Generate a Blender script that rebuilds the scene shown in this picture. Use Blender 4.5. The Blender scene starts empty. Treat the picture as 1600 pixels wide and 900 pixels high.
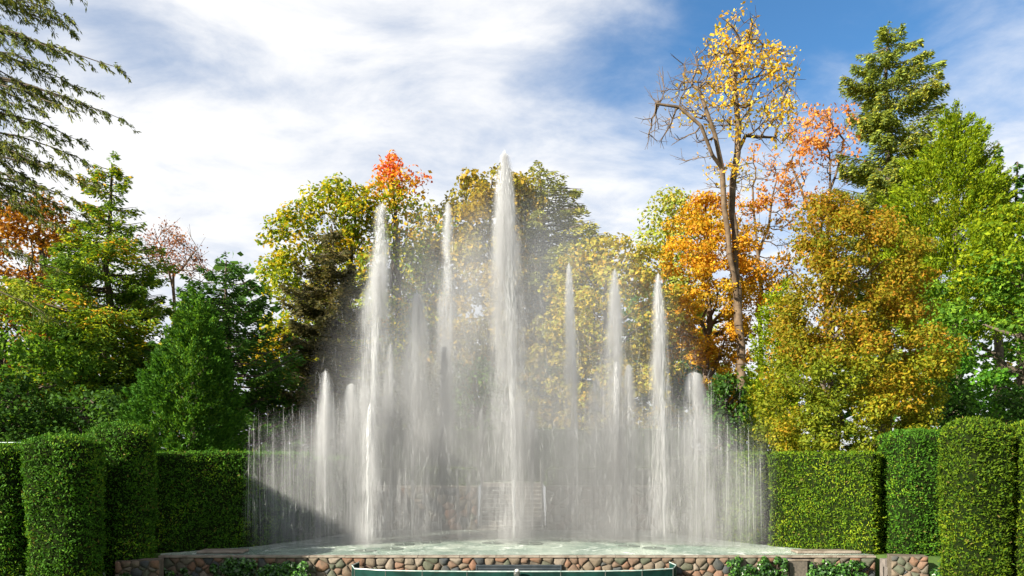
import bpy, math, random
import numpy as np
from mathutils import Vector, noise

random.seed(5)
R = np.random.default_rng(11)
sc = bpy.context.scene
COL = sc.collection

# ------------------------------------------------------------------ camera
EYE, F, HOR = 3.03, 1244.0, 705.0        # eye height above the stage, focal length in photo pixels, horizon row
cam = bpy.data.cameras.new('camera')
cam.sensor_width = 36.0
cam.lens = F / 1600 * 36
cam.shift_y = (HOR - 450) / 1600
cam.clip_end = 5000
camo = bpy.data.objects.new('camera', cam)
COL.objects.link(camo)
camo.location = (0, 0, EYE)
camo.rotation_euler = (math.pi / 2, 0, 0)
sc.camera = camo

def P(px, py, D):
    return np.array([(px - 800) * D / F, D, EYE + (HOR - py) * D / F])

# ------------------------------------------------------------------ light and sky
TO_SUN = Vector((-0.75, -0.53, 0.47)).normalized()
sun = bpy.data.lights.new('sun', 'SUN')
sun.energy = 5.0
sun.angle = math.radians(0.5)
sun.color = (1.0, 0.92, 0.76)
suno = bpy.data.objects.new('sun', sun)
COL.objects.link(suno)
suno.rotation_euler = TO_SUN.to_track_quat('Z', 'Y').to_euler()
suno.location = (-60, -30, 40)

sc.view_settings.view_transform = 'Standard'
sc.view_settings.look = 'None'
sc.view_settings.exposure = 1.75
sc.view_settings.gamma = 1.0
sc.cycles.max_bounces = 12
sc.cycles.diffuse_bounces = 7
sc.cycles.volume_step_rate = 1.0
sc.cycles.transparent_max_bounces = 16

world = bpy.data.worlds.new('World')
sc.world = world
world.use_nodes = True
wt = world.node_tree
wt.nodes.clear()

class G:
    """small helper for node graphs"""
    def __init__(s, t): s.t = t
    def n(s, typ, **kw):
        nd = s.t.nodes.new(typ)
        for k, v in kw.items():
            if k.startswith('i_'):
                s.set(nd.inputs[k[2:].replace('_', ' ')], v)
            else: setattr(nd, k, v)
        return nd
    def set(s, sock, v):
        if isinstance(v, bpy.types.NodeSocket): s.t.links.new(v, sock)
        else: sock.default_value = v
    def m(s, op, a, b=None, c=None, clamp=False):
        nd = s.t.nodes.new('ShaderNodeMath'); nd.operation = op; nd.use_clamp = clamp
        for i, v in enumerate((a, b, c)):
            if v is not None: s.set(nd.inputs[i], v)
        return nd.outputs[0]
    def vm(s, op, a, b=None):
        nd = s.t.nodes.new('ShaderNodeVectorMath'); nd.operation = op
        s.set(nd.inputs[0], a)
        if b is not None: s.set(nd.inputs[1], b)
        return nd.outputs['Value'] if op in ('DOT_PRODUCT', 'LENGTH') else nd.outputs[0]
    def mr(s, v, a, b, c=0.0, d=1.0, smooth=True):
        nd = s.t.nodes.new('ShaderNodeMapRange')
        nd.interpolation_type = 'SMOOTHSTEP' if smooth else 'LINEAR'
        s.set(nd.inputs[0], v)
        for i, q in zip((1, 2, 3, 4), (a, b, c, d)): s.set(nd.inputs[i], q)
        return nd.outputs[0]
    def mix(s, f, a, b, blend='MIX'):
        nd = s.t.nodes.new('ShaderNodeMix'); nd.data_type = 'RGBA'; nd.blend_type = blend
        s.set(nd.inputs[0], f); s.set(nd.inputs[6], a); s.set(nd.inputs[7], b)
        return nd.outputs[2]
    def noise(s, vec, scale, detail=4, rough=0.5, dist=0.0):
        nd = s.t.nodes.new('ShaderNodeTexNoise')
        if vec is not None: s.set(nd.inputs['Vector'], vec)
        nd.inputs['Scale'].default_value = scale; nd.inputs['Detail'].default_value = detail
        nd.inputs['Roughness'].default_value = rough; nd.inputs['Distortion'].default_value = dist
        return nd.outputs['Fac']
    def ramp(s, f, stops, interp='LINEAR'):
        nd = s.t.nodes.new('ShaderNodeValToRGB'); cr = nd.color_ramp; cr.interpolation = interp
        while len(cr.elements) < len(stops): cr.elements.new(0.5)
        for e, (p, c) in zip(cr.elements, stops): e.position = p; e.color = (*c, 1)
        s.set(nd.inputs[0], f)
        return nd.outputs[0]

def rgba(c): return (c[0], c[1], c[2], 1.0)

def pdir(px, py):
    return Vector((px - 800, F, HOR - py)).normalized()

g = G(wt)
tc = g.n('ShaderNodeTexCoord').outputs['Generated']
sky = g.n('ShaderNodeTexSky', sky_type='NISHITA', sun_disc=False)
sky.sun_elevation = math.asin(TO_SUN.z)
sky.sun_rotation = math.atan2(TO_SUN.x, TO_SUN.y)
sky.air_density = 1.0; sky.dust_density = 0.4; sky.ozone_density = 3.0
sep = g.n('ShaderNodeSeparateXYZ'); g.set(sep.inputs[0], tc)
zz = g.m('ADD', g.m('MAXIMUM', sep.outputs[2], 0.0), 0.16)
cmb = g.n('ShaderNodeCombineXYZ')
g.set(cmb.inputs[0], g.m('DIVIDE', sep.outputs[0], zz)); g.set(cmb.inputs[1], g.m('DIVIDE', sep.outputs[1], zz))
mp = g.n('ShaderNodeMapping'); g.set(mp.inputs[0], cmb.outputs[0])
mp.inputs['Rotation'].default_value = (0, 0, math.radians(-24)); mp.inputs['Scale'].default_value = (0.85, 1.12, 1)
mp.inputs['Location'].default_value = (3.1, 1.7, 0)
n1 = g.noise(mp.outputs[0], 1.05, 9, 0.52, 0.15)
n2 = g.noise(mp.outputs[0], 3.6, 10, 0.62, 0.3)
n3 = g.noise(mp.outputs[0], 0.55, 2, 0.5, 0.0)
cov = g.m('ADD', g.m('MULTIPLY', n1, 0.64), g.m('MULTIPLY', n2, 0.36))
cov = g.m('ADD', cov, g.m('MULTIPLY', g.m('SUBTRACT', n3, 0.5), 0.12))
bias = g.m('MULTIPLY', g.mr(sep.outputs[2], 0.1, 0.42), -0.035)
bias = g.m('ADD', g.m('ADD', bias, 0.175), g.mr(sep.outputs[2], 0.30, 0.12, 0.0, 0.10))
for (px, py, ang, amt) in ((1330, 40, 20, -0.19), (1150, 10, 7, -0.10), (600, 80, 5, -0.05), (900, 110, 6, -0.08), (280, 50, 6, -0.05),
                           (1560, 230, 7, 0.12), (700, 300, 16, 0.06), (1500, -200, 16, -0.15)):
    d = g.vm('DOT_PRODUCT', tc, tuple(pdir(px, py)))
    bias = g.m('ADD', bias, g.mr(d, math.cos(math.radians(ang)), 1.0, 0.0, amt))
cov = g.m('ADD', cov, bias)
fac = g.mr(cov, 0.33, 0.72)
shade = g.mr(g.m('ADD', g.m('MULTIPLY', n2, 0.5), g.m('MULTIPLY', n1, 0.5)), 0.38, 0.60)
ccol = g.mix(shade, (4.6, 4.9, 5.5, 1), (6.6, 6.55, 6.5, 1))
skyc = g.mix(1.0, sky.outputs[0], (0.55, 0.88, 1.05, 1), 'MULTIPLY')
col = g.mix(g.m('MULTIPLY', fac, 0.95), skyc, ccol)
bg = g.n('ShaderNodeBackground'); g.set(bg.inputs[0], col); bg.inputs[1].default_value = 0.05
wo = g.n('ShaderNodeOutputWorld'); g.set(wo.inputs[0], bg.outputs[0])

# ------------------------------------------------------------------ helpers
def tag(o, label=None, cat=None, group=None, kind=None):
    if label: o['label'] = label
    if cat: o['category'] = cat
    if group: o['group'] = group
    if kind: o['kind'] = kind
    return o

def empty(name, loc, label, cat, group=None, rz=0.0):
    o = bpy.data.objects.new(name, None)
    COL.objects.link(o)
    o.location = loc; o.rotation_euler = (0, 0, rz); o.empty_display_size = 0.2
    return tag(o, label, cat, group)

def link(name, me, mat=None, parent=None, loc=None):
    o = bpy.data.objects.new(name, me)
    COL.objects.link(o)
    if mat is not None and not me.materials: me.materials.append(mat)
    if parent is not None: o.parent = parent
    if loc is not None: o.location = loc
    return o

def mesh_np(name, V, faces_idx, nside, cols=None, smooth=False):
    """V (n,3), faces_idx flat int array with nside corners a face, cols (nfaces,3)"""
    me = bpy.data.meshes.new(name)
    V = np.ascontiguousarray(V, dtype=np.float32); idx = np.ascontiguousarray(faces_idx, dtype=np.int32).ravel()
    nf = len(idx) // nside
    me.vertices.add(len(V)); me.vertices.foreach_set('co', V.ravel())
    me.loops.add(len(idx)); me.loops.foreach_set('vertex_index', idx)
    me.polygons.add(nf); me.polygons.foreach_set('loop_start', np.arange(0, nf * nside, nside, dtype=np.int32))
    if smooth: me.polygons.foreach_set('use_smooth', np.ones(nf, dtype=bool))
    if cols is not None:
        a = me.attributes.new('tint', 'FLOAT_COLOR', 'FACE')
        c4 = np.ones((nf, 4), dtype=np.float32); c4[:, :3] = cols
        a.data.foreach_set('color', c4.ravel())
    me.update(calc_edges=True)
    return me

def unit(a):
    return a / np.maximum(np.linalg.norm(a, axis=-1, keepdims=True), 1e-9)

def rdirs(n):
    return unit(R.normal(size=(n, 3)))

def leaf_mesh(name, C, U, V, cols, bend=0.25):
    n = len(C)
    N = unit(np.cross(U, V)) * np.linalg.norm(V, axis=1, keepdims=True) * bend
    X = np.empty((n, 4, 3), dtype=np.float32)
    X[:, 0] = C - U; X[:, 1] = C + V + N; X[:, 2] = C + U; X[:, 3] = C - V + N
    return mesh_np(name, X.reshape(-1, 3), np.arange(n * 4), 4, cols)

def frames(D):
    ref = np.where(np.abs(D[:, 2:3]) < 0.9, np.array([[0, 0, 1.0]]), np.array([[1.0, 0, 0]]))
    A = unit(np.cross(D, ref)); B = np.cross(D, A)
    return A, B

def tubes_mesh(name, segs, sides=5):
    """segs: list of (p0,p1,r0,r1)"""
    p0 = np.array([s[0] for s in segs], float); p1 = np.array([s[1] for s in segs], float)
    r0 = np.array([s[2] for s in segs])[:, None, None]; r1 = np.array([s[3] for s in segs])[:, None, None]
    d = unit(p1 - p0); A, B = frames(d)
    t = np.arange(sides) / sides * 2 * np.pi
    ring = A[:, None, :] * np.cos(t)[None, :, None] + B[:, None, :] * np.sin(t)[None, :, None]
    n = len(segs)
    X = np.concatenate([p0[:, None] + ring * r0, p1[:, None] + ring * r1], axis=1)
    i = np.arange(sides); j = (i + 1) % sides
    q = np.stack([i, j, j + sides, i + sides], axis=1)
    idx = (q[None] + (np.arange(n) * 2 * sides)[:, None, None]).reshape(-1)
    return mesh_np(name, X.reshape(-1, 3), idx, 4, smooth=True)

def poly_segs(pts, r0, r1):
    pts = [np.array(p, float) for p in pts]; n = len(pts) - 1
    return [(pts[i], pts[i + 1], r0 + (r1 - r0) * i / n, r0 + (r1 - r0) * (i + 1) / n) for i in range(n)]

def curve_pts(a, b, bow=0.0, n=6, wob=0.0):
    a = np.array(a, float); b = np.array(b, float); out = []
    for i in range(n + 1):
        t = i / n
        p = a + (b - a) * t
        p = p + np.array([0, 0, 1]) * bow * 4 * t * (1 - t)
        if 0 < i < n and wob: p = p + R.normal(size=3) * wob
        out.append(p)
    return out

def box_verts(x0, x1, y0, y1, z0, z1):
    V = [(x0, y0, z0), (x1, y0, z0), (x1, y1, z0), (x0, y1, z0), (x0, y0, z1), (x1, y0, z1), (x1, y1, z1), (x0, y1, z1)]
    Fc = [(0, 3, 2, 1), (4, 5, 6, 7), (0, 1, 5, 4), (1, 2, 6, 5), (2, 3, 7, 6), (3, 0, 4, 7)]
    return V, Fc

import bmesh
def bm_box(bm, x0, x1, y0, y1, z0, z1, bev=0.0):
    V, Fc = box_verts(x0, x1, y0, y1, z0, z1)
    vs = [bm.verts.new(v) for v in V]
    fs = [bm.faces.new([vs[i] for i in f]) for f in Fc]
    if bev:
        es = list({e for f in fs for e in f.edges})
        bmesh.ops.bevel(bm, geom=es, offset=bev, segments=1, affect='EDGES')

def bm_done(bm, name, mat, parent=None, loc=None, smooth=False):
    me = bpy.data.meshes.new(name)
    bmesh.ops.recalc_face_normals(bm, faces=bm.faces[:])
    bm.to_mesh(me); bm.free()
    if smooth:
        for p in me.polygons: p.use_smooth = True
    return link(name, me, mat, parent, loc)

def bm_tube(bm, pts, rad, sides=8, cap=True):
    rings = []
    for i, p in enumerate(pts):
        p = Vector(p)
        d = (Vector(pts[min(i + 1, len(pts) - 1)]) - Vector(pts[max(i - 1, 0)])).normalized()
        ref = Vector((0, 0, 1)) if abs(d.z) < 0.9 else Vector((1, 0, 0))
        a = d.cross(ref).normalized(); b = d.cross(a)
        r = rad[i] if isinstance(rad, (list, tuple)) else rad
        rings.append([bm.verts.new(p + (a * math.cos(t) + b * math.sin(t)) * r) for t in [k / sides * 2 * math.pi for k in range(sides)]])
    for r0, r1 in zip(rings, rings[1:]):
        for k in range(sides):
            bm.faces.new((r0[k], r0[(k + 1) % sides], r1[(k + 1) % sides], r1[k]))
    if cap:
        bm.faces.new(rings[0][::-1]); bm.faces.new(rings[-1])

# ------------------------------------------------------------------ materials
def new_mat(name):
    m = bpy.data.materials.new(name); m.use_nodes = True
    t = m.node_tree; t.nodes.clear()
    gg = G(t); out = gg.n('ShaderNodeOutputMaterial')
    return m, gg, out

def mat_leaf(name, trans=0.35, rough=0.55, gloss=0.3):
    m, g, o = new_mat(name)
    a = g.n('ShaderNodeAttribute'); a.attribute_name = 'tint'
    p = g.n('ShaderNodeBsdfPrincipled'); g.set(p.inputs['Base Color'], a.outputs['Color'])
    p.inputs['Roughness'].default_value = rough; p.inputs['Specular IOR Level'].default_value = gloss
    tr = g.n('ShaderNodeBsdfTranslucent')
    g.set(tr.inputs[0], g.mix(1.0, a.outputs['Color'], (1.15, 1.1, 0.6, 1), 'MULTIPLY'))
    mx = g.n('ShaderNodeMixShader'); mx.inputs[0].default_value = trans
    g.set(mx.inputs[1], p.outputs[0]); g.set(mx.inputs[2], tr.outputs[0])
    g.set(o.inputs[0], mx.outputs[0])
    return m

def mat_simple(name, c, rough=0.7, c2=None, scale=6.0, spec=0.4, metal=0.0, bump=0.0, objrand=0.0):
    m, g, o = new_mat(name)
    p = g.n('ShaderNodeBsdfPrincipled')
    tcd = g.n('ShaderNodeTexCoord').outputs['Object']
    if c2 is not None:
        nf = g.noise(tcd, scale, 6, 0.6, 0.2)
        g.set(p.inputs['Base Color'], g.mix(g.mr(nf, 0.35, 0.65), rgba(c), rgba(c2)))
    else: p.inputs['Base Color'].default_value = rgba(c)
    p.inputs['Roughness'].default_value = rough; p.inputs['Specular IOR Level'].default_value = spec; p.inputs['Metallic'].default_value = metal
    if bump:
        b = g.n('ShaderNodeBump'); b.inputs['Strength'].default_value = bump; b.inputs['Distance'].default_value = 0.02
        g.set(b.inputs['Height'], g.noise(tcd, scale * 4, 6, 0.65)); g.set(p.inputs['Normal'], b.outputs[0])
    g.set(o.inputs[0], p.outputs[0])
    return m

def mat_stone():
    m, g, o = new_mat('fieldstone')
    p = g.n('ShaderNodeBsdfPrincipled')
    oi = g.n('ShaderNodeObjectInfo'); tcd = g.n('ShaderNodeTexCoord').outputs['Object']
    base = g.ramp(oi.outputs['Random'], [(0, (0.20, 0.135, 0.10)), (0.14, (0.26, 0.16, 0.115)), (0.26, (0.15, 0.135, 0.11)), (0.40, (0.21, 0.17, 0.13)),
                                         (0.54, (0.065, 0.075, 0.085)), (0.66, (0.11, 0.125, 0.09)), (0.78, (0.24, 0.135, 0.09)), (0.92, (0.28, 0.24, 0.20))], 'CONSTANT')
    base = g.mix(1.0, base, (0.62, 0.60, 0.58, 1), 'MULTIPLY')
    nf = g.noise(tcd, 7, 7, 0.65, 0.3)
    gp = g.n('ShaderNodeNewGeometry'); dirt = g.noise(gp.outputs['Position'], 2.2, 6, 0.65, 0.2)
    base = g.mix(g.mr(dirt, 0.42, 0.72, 0.0, 0.7), base, (0.075, 0.07, 0.05, 1))
    c = g.mix(0.75, base, g.ramp(nf, [(0.25, (0.45, 0.45, 0.45)), (0.5, (1, 1, 1)), (0.8, (1.5, 1.45, 1.4))]), 'MULTIPLY')
    g.set(p.inputs['Base Color'], c); p.inputs['Roughness'].default_value = 0.8; p.inputs['Specular IOR Level'].default_value = 0.3
    b = g.n('ShaderNodeBump'); b.inputs['Strength'].default_value = 0.6; b.inputs['Distance'].default_value = 0.02
    g.set(b.inputs['Height'], g.noise(tcd, 22, 6, 0.7)); g.set(p.inputs['Normal'], b.outputs[0])
    g.set(o.inputs[0], p.outputs[0])
    return m

def mat_spray(name, c, t=0.5):
    m, g, o = new_mat(name)
    d = g.n('ShaderNodeBsdfDiffuse'); d.inputs[0].default_value = rgba(c)
    tr = g.n('ShaderNodeBsdfTranslucent'); tr.inputs[0].default_value = rgba(c)
    mx = g.n('ShaderNodeMixShader'); mx.inputs[0].default_value = t
    g.set(mx.inputs[1], d.outputs[0]); g.set(mx.inputs[2], tr.outputs[0]); g.set(o.inputs[0], mx.outputs[0])
    return m

def mat_water():
    m, g, o = new_mat('wet_stage_water')
    p = g.n('ShaderNodeBsdfPrincipled')
    tcd = g.n('ShaderNodeTexCoord').outputs['Object']
    n = g.noise(tcd, 0.6, 5, 0.6, 0.4)
    n2 = g.noise(tcd, 9.0, 4, 0.6, 0.2)
    c = g.mix(g.mr(n, 0.35, 0.65), (0.14, 0.20, 0.17, 1), (0.36, 0.42, 0.37, 1))
    c = g.mix(g.m('MULTIPLY', g.mr(n2, 0.48, 0.75), 0.45), c, (0.66, 0.70, 0.66, 1))
    fo = g.mr(g.noise(tcd, 1.7, 9, 0.68, 0.6), 0.54, 0.70)
    c = g.mix(g.m('MULTIPLY', fo, 0.8), c, (0.70, 0.74, 0.72, 1))
    g.set(p.inputs['Base Color'], c)
    g.set(p.inputs['Roughness'], g.m('ADD', g.m('MULTIPLY', fo, 0.45), 0.10))
    p.inputs['Roughness'].default_value = 0.14; p.inputs['IOR'].default_value = 1.33
    b = g.n('ShaderNodeBump'); b.inputs['Strength'].default_value = 0.8; b.inputs['Distance'].default_value = 0.05
    g.set(b.inputs['Height'], g.m('ADD', g.noise(tcd, 14, 5, 0.65), g.m('MULTIPLY', fo, 0.6))); g.set(p.inputs['Normal'], b.outputs[0])
    g.set(o.inputs[0], p.outputs[0])
    return m

M = dict(
    leaf=mat_leaf('leaf', 0.46, 0.6, 0.12), needle=mat_leaf('needle', 0.36, 0.65, 0.1), yew=mat_leaf('yew_leaf', 0.25, 0.7, 0.12), ivy=mat_leaf('ivy_leaf', 0.2, 0.35, 0.5),
    bark=mat_simple('bark', (0.05, 0.04, 0.03), 0.9, (0.10, 0.08, 0.06), 3.0, 0.2, bump=0.5),
    bark_pale=mat_simple('bark_pale', (0.065, 0.045, 0.030), 0.9, (0.13, 0.092, 0.060), 3.0, 0.2, bump=0.5),
    core=mat_simple('hedge_inner_shade', (0.005, 0.011, 0.003), 1.0, (0.011, 0.015, 0.005), 8.0, 0.0),  # near-black core: shade between the leaves put into its colour
    stone=mat_stone(), mortar=mat_simple('mortar', (0.07, 0.06, 0.048), 0.95, (0.12, 0.10, 0.08), 5.0, 0.1, bump=0.4),
    slab=mat_simple('coping_stone', (0.12, 0.095, 0.075), 0.45, (0.22, 0.19, 0.16), 3.0, 0.4, bump=0.3),
    step=mat_simple('step_stone', (0.17, 0.16, 0.145), 0.5, (0.24, 0.225, 0.20), 3.0, 0.4, bump=0.3),
    riser=mat_simple('step_riser', (0.10, 0.09, 0.085), 0.8, (0.16, 0.14, 0.13), 4.0, 0.2),
    water=mat_water(), floor=mat_simple('stage_paving', (0.22, 0.26, 0.23), 0.4, (0.30, 0.34, 0.30), 1.0),
    grass=mat_simple('lawn', (0.035, 0.07, 0.015), 0.9, (0.06, 0.10, 0.025), 1.5, 0.1, bump=0.4),
    spray=mat_spray('white_spray', (0.86, 0.87, 0.89)), iron=mat_simple('dark_iron', (0.03, 0.035, 0.033), 0.45, (0.06, 0.065, 0.06), 6.0, 0.5),
    canvas=mat_simple('green_canvas', (0.0015, 0.014, 0.012), 0.8, (0.004, 0.030, 0.025), 2.2, 0.12), rail=mat_simple('pale_rail', (0.36, 0.42, 0.42), 0.35, (0.22, 0.30, 0.29), 5.0, 0.5),
    louvre=mat_simple('slate_blue_louvre', (0.03, 0.04, 0.05), 0.5, (0.05, 0.06, 0.07), 5.0, 0.4),
    plate=mat_simple('weathered_plate', (0.06, 0.052, 0.045), 0.6, (0.10, 0.085, 0.07), 14.0, 0.4, bump=0.3),
    cover=mat_simple('wet_cover', (0.075, 0.095, 0.085), 0.3, (0.14, 0.17, 0.15), 5.0, 0.5), steel=mat_simple('steel', (0.22, 0.22, 0.21), 0.45, (0.16, 0.16, 0.155), 9.0, 0.5, metal=0.6), cap=mat_simple('pale_cap', (0.55, 0.54, 0.50), 0.5, (0.45, 0.44, 0.4), 9.0),
)

# ------------------------------------------------------------------ ground
def hz(x, y):
    """ground height: audience lawn, orchestra level, stage level, terrace behind"""
    if y < 18: a = -0.85 + max(0.0, (18 - y)) * 0.144
    else: a = -0.85
    if abs(x) < 10.9: lo = a if y < 23.3 else -0.02
    else:
        t = min(1, max(0, (y - 21.3) / 1.6)); lo = a + (-0.02 - a) * t
    if y > 30:
        if abs(x) < 6.4: r = 1.66 if y > 30.85 else -0.02
        else: r = -0.02 + 1.68 * min(1, max(0, (y - 30) / 8))
        lo = max(lo, r) if y > 30.5 or abs(x) >= 6.4 else lo
    return min(a, 3.0) if y < 18 else lo

xs = [-900, -400, -200, -100, -60, -40, -30, -24, -20, -17, -15, -14, -13, -12, -11.5, -10.95, -10.85, -10, -8, -6.45, -6.35, -4, -1.35, -1.3, 0, 1.3, 1.35, 4, 6.35, 6.45, 8, 10, 10.85, 10.95, 11.5, 12, 13, 14, 15, 17, 20, 24, 30, 40, 60, 100, 200, 400, 900]
ys = [-900, -300, -100, -40, -20, -10, -5, 0, 3, 6, 9, 12, 15, 18, 20, 21.3, 21.8, 22.3, 22.9, 23.29, 23.31, 25, 27, 29, 30, 30.84, 30.86, 32, 34, 36, 38, 42, 48, 56, 70, 100, 200, 500, 1500]
Vg = [(x, y, hz(x, y) if y > -5 else hz(x, -5)) for y in ys for x in xs]
def cut(x, y): return abs(x) < 1.32 and 30.8 < y < 33.99       # the stairwell in the terrace
fg = []
nx = len(xs)
for j in range(len(ys) - 1):
    for i in range(nx - 1):
        mx_, my_ = (xs[i] + xs[i + 1]) / 2, (ys[j] + ys[j + 1]) / 2
        if cut(mx_, my_): continue
        fg.append((j * nx + i, j * nx + i + 1, (j + 1) * nx + i + 1, (j + 1) * nx + i))
ground = link('ground', mesh_np('ground', np.array(Vg), np.array(fg), 4), M['grass'])
tag(ground, kind='structure')

# stage floor and the sheet of water on it (front edge straight, wings converge to the rear wall)
outline = [(-10.3, 23.3), (10.6, 23.3), (10.7, 23.6), (8.2, 25.8), (6.8, 28.0), (5.75, 30.6), (-5.75, 30.6), (-6.9, 28.0), (-8.3, 25.8), (-10.4, 23.6)]
def sheet(name, pts, z, mat):
    bm = bmesh.new()
    bm.faces.new([bm.verts.new((x, y, z)) for x, y in pts])
    bmesh.ops.triangulate(bm, faces=bm.faces[:])
    return bm_done(bm, name, mat)
fl = sheet('stage_floor', outline, -0.004, M['floor']); tag(fl, kind='structure')
wa = sheet('water', [(x * 0.985, y if y > 24 else y - 0.05) for x, y in outline], 0.004, M['water']); tag(wa, kind='structure')

# ------------------------------------------------------------------ hedges
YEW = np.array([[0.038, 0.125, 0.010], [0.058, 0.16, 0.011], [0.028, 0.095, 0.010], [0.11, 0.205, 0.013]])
YEWLIT = np.array([[0.075, 0.145, 0.006], [0.105, 0.175, 0.007], [0.045, 0.105, 0.006], [0.155, 0.21, 0.009]])  # brighter copy for sunlit hedges, sunlight put into the leaf colour

def grid_faces(nu, nv, off=0):
    i = np.arange(nu - 1); j = np.arange(nv - 1)
    I, J = np.meshgrid(i, j, indexing='ij')
    a = I * nv + J
    return (np.stack([a, a + nv, a + nv + 1, a + 1], axis=-1).reshape(-1, 4)) + off

def scatter_leaves(name, V, Fq, dens, u, v, pal, mat, parent, lift=0.042, flow=0.5, noise_s=1.2, weights=None):
    a, b, c, d = (V[Fq[:, k]] for k in range(4))
    nrm = np.cross(c - a, d - b); ar = np.linalg.norm(nrm, axis=1) / 2; nrm = unit(nrm)
    w = ar * (weights if weights is not None else 1.0)
    n = int(w.sum() * dens)
    fi = R.choice(len(Fq), n, p=w / w.sum())
    s, t = R.random((n, 1)), R.random((n, 1))
    C = (a[fi] * (1 - s) + b[fi] * s) * (1 - t) + (d[fi] * (1 - s) + c[fi] * s) * t
    N = unit(nrm[fi] + R.normal(size=(n, 3)) * 0.45)
    h = np.sin(C[:, 0] * 7.1 + 3 * np.sin(C[:, 2] * 5.3)) * np.sin(C[:, 2] * 8.7 + C[:, 1] * 6.1 + 2 * np.sin(C[:, 0] * 4.1))
    C = C + nrm[fi] * (h[:, None] * lift * 0.8 + (R.random((n, 1)) ** 2) * lift * 2.2 - lift * 0.5)
    sh = R.random(n) < 0.02; C[sh] += nrm[fi][sh] * (0.04 + 0.10 * R.random((sh.sum(), 1)))
    up = np.array([[0, 0, 1.0]]) + R.normal(size=(n, 3)) * 0.9
    U = unit(unit(up - N * (up * N).sum(1, keepdims=True)) * (1 - flow) + nrm[fi] * flow * R.random((n, 1)) * 1.6 + R.normal(size=(n, 3)) * 0.25)
    Vv = unit(np.cross(N, U))
    sz = 0.7 + 0.6 * R.random((n, 1))
    f = 0.5 + 0.5 * np.sin(C[:, 0] * noise_s * 1.9 + 1.3 * np.sin(C[:, 2] * noise_s * 2.3)) * np.sin(C[:, 2] * noise_s * 1.7 + C[:, 1] * 1.1)
    k = np.clip((f * 0.6 + R.random(n) * 0.8) * len(pal) / 1.4, 0, len(pal) - 1).astype(int)
    col = pal[k] * (0.75 + 0.5 * R.random((n, 1))) * (0.8 + 0.4 * f[:, None])
    pn = np.sin(C[:, 0] * 2.3 + 4 * np.sin(C[:, 2] * 1.1 + 1)) * np.sin(C[:, 2] * 2.9 + 2 * np.sin(C[:, 0] * 1.7)); br = R.random(n) < np.where(pn > 0.85, 0.10, 0.012)
    col[br] = np.array([0.14, 0.12, 0.03])
    return link(name, leaf_mesh(name, C, U * u * sz, Vv * v * sz, col), mat, parent)

def hedge_core_box(L, T, H, r=0.12, nu=26, nt=6, nh=20):
    parts, faces, off = [], [], 0
    def add(P_, nu_, nv_):
        nonlocal off
        parts.append(P_); faces.append(grid_faces(nu_, nv_, off)); off += nu_ * nv_
    x = np.linspace(0, L, nu); y = np.linspace(0, T, nt); z = np.linspace(0, H, nh)
    def g3(a, b, f): A, B = np.meshgrid(a, b, indexing='ij'); return f(A, B).reshape(-1, 3)
    O = lambda A: np.zeros_like(A)
    add(g3(x, z, lambda A, B: np.stack([A, O(A), B], -1)), nu, nh)
    add(g3(x[::-1], z, lambda A, B: np.stack([A, O(A) + T, B], -1)), nu, nh)
    add(g3(y[::-1], z, lambda A, B: np.stack([O(A), A, B], -1)), nt, nh)
    add(g3(y, z, lambda A, B: np.stack([O(A) + L, A, B], -1)), nt, nh)
    add(g3(x, y, lambda A, B: np.stack([A, B, O(A) + H], -1)), nu, nt)
    Q = np.concatenate(parts); Fq = np.concatenate(faces)
    lo = np.array([r, r, -9]); hi = np.array([L - r, T - r, H - r])
    q = np.clip(Q, lo, hi); d = Q - q; dn = np.linalg.norm(d, axis=1, keepdims=True)
    Q = np.where(dn > 1e-6, q + d / np.maximum(dn, 1e-6) * np.minimum(dn, r), Q)
    bul = np.array([noise.noise(Vector(p) * 1.1 + Vector((L * 3, 0, 0))) for p in Q])
    bul2 = np.array([noise.noise(Vector(p) * 3.1 + Vector((L * 5, 2, 0))) for p in Q])
    nn = unit(Q - np.array([L / 2, T / 2, H / 2])) * np.array([1, 1, 0.5])
    Q = Q + nn * (bul * 0.09 + bul2 * 0.05)[:, None]
    return Q, Fq

def hedge(name, p0, p1, T, z0, z1, label, pal=None, dens=1220, group=None, cat='hedge'):
    pal = YEW if pal is None else pal
    p0 = np.array(p0, float); p1 = np.array(p1, float)
    L = np.linalg.norm(p1 - p0); H = z1 - z0
    ang = math.atan2(p1[1] - p0[1], p1[0] - p0[0])
    Q, Fq = hedge_core_box(L, T, H)
    o = link(name, mesh_np(name, Q, Fq, 4, smooth=True), M['core'])
    o.location = (p0[0], p0[1], z0); o.rotation_euler = (0, 0, ang)
    tag(o, label, cat, group)
    a = Q[Fq].mean(1)
    w = np.where(a[:, 1] > T - 0.1, 0.15, 1.0)
    scatter_leaves('foliage', Q, Fq, dens, 0.042, 0.0155, pal, M['yew'], o, weights=w)
    return o

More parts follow.
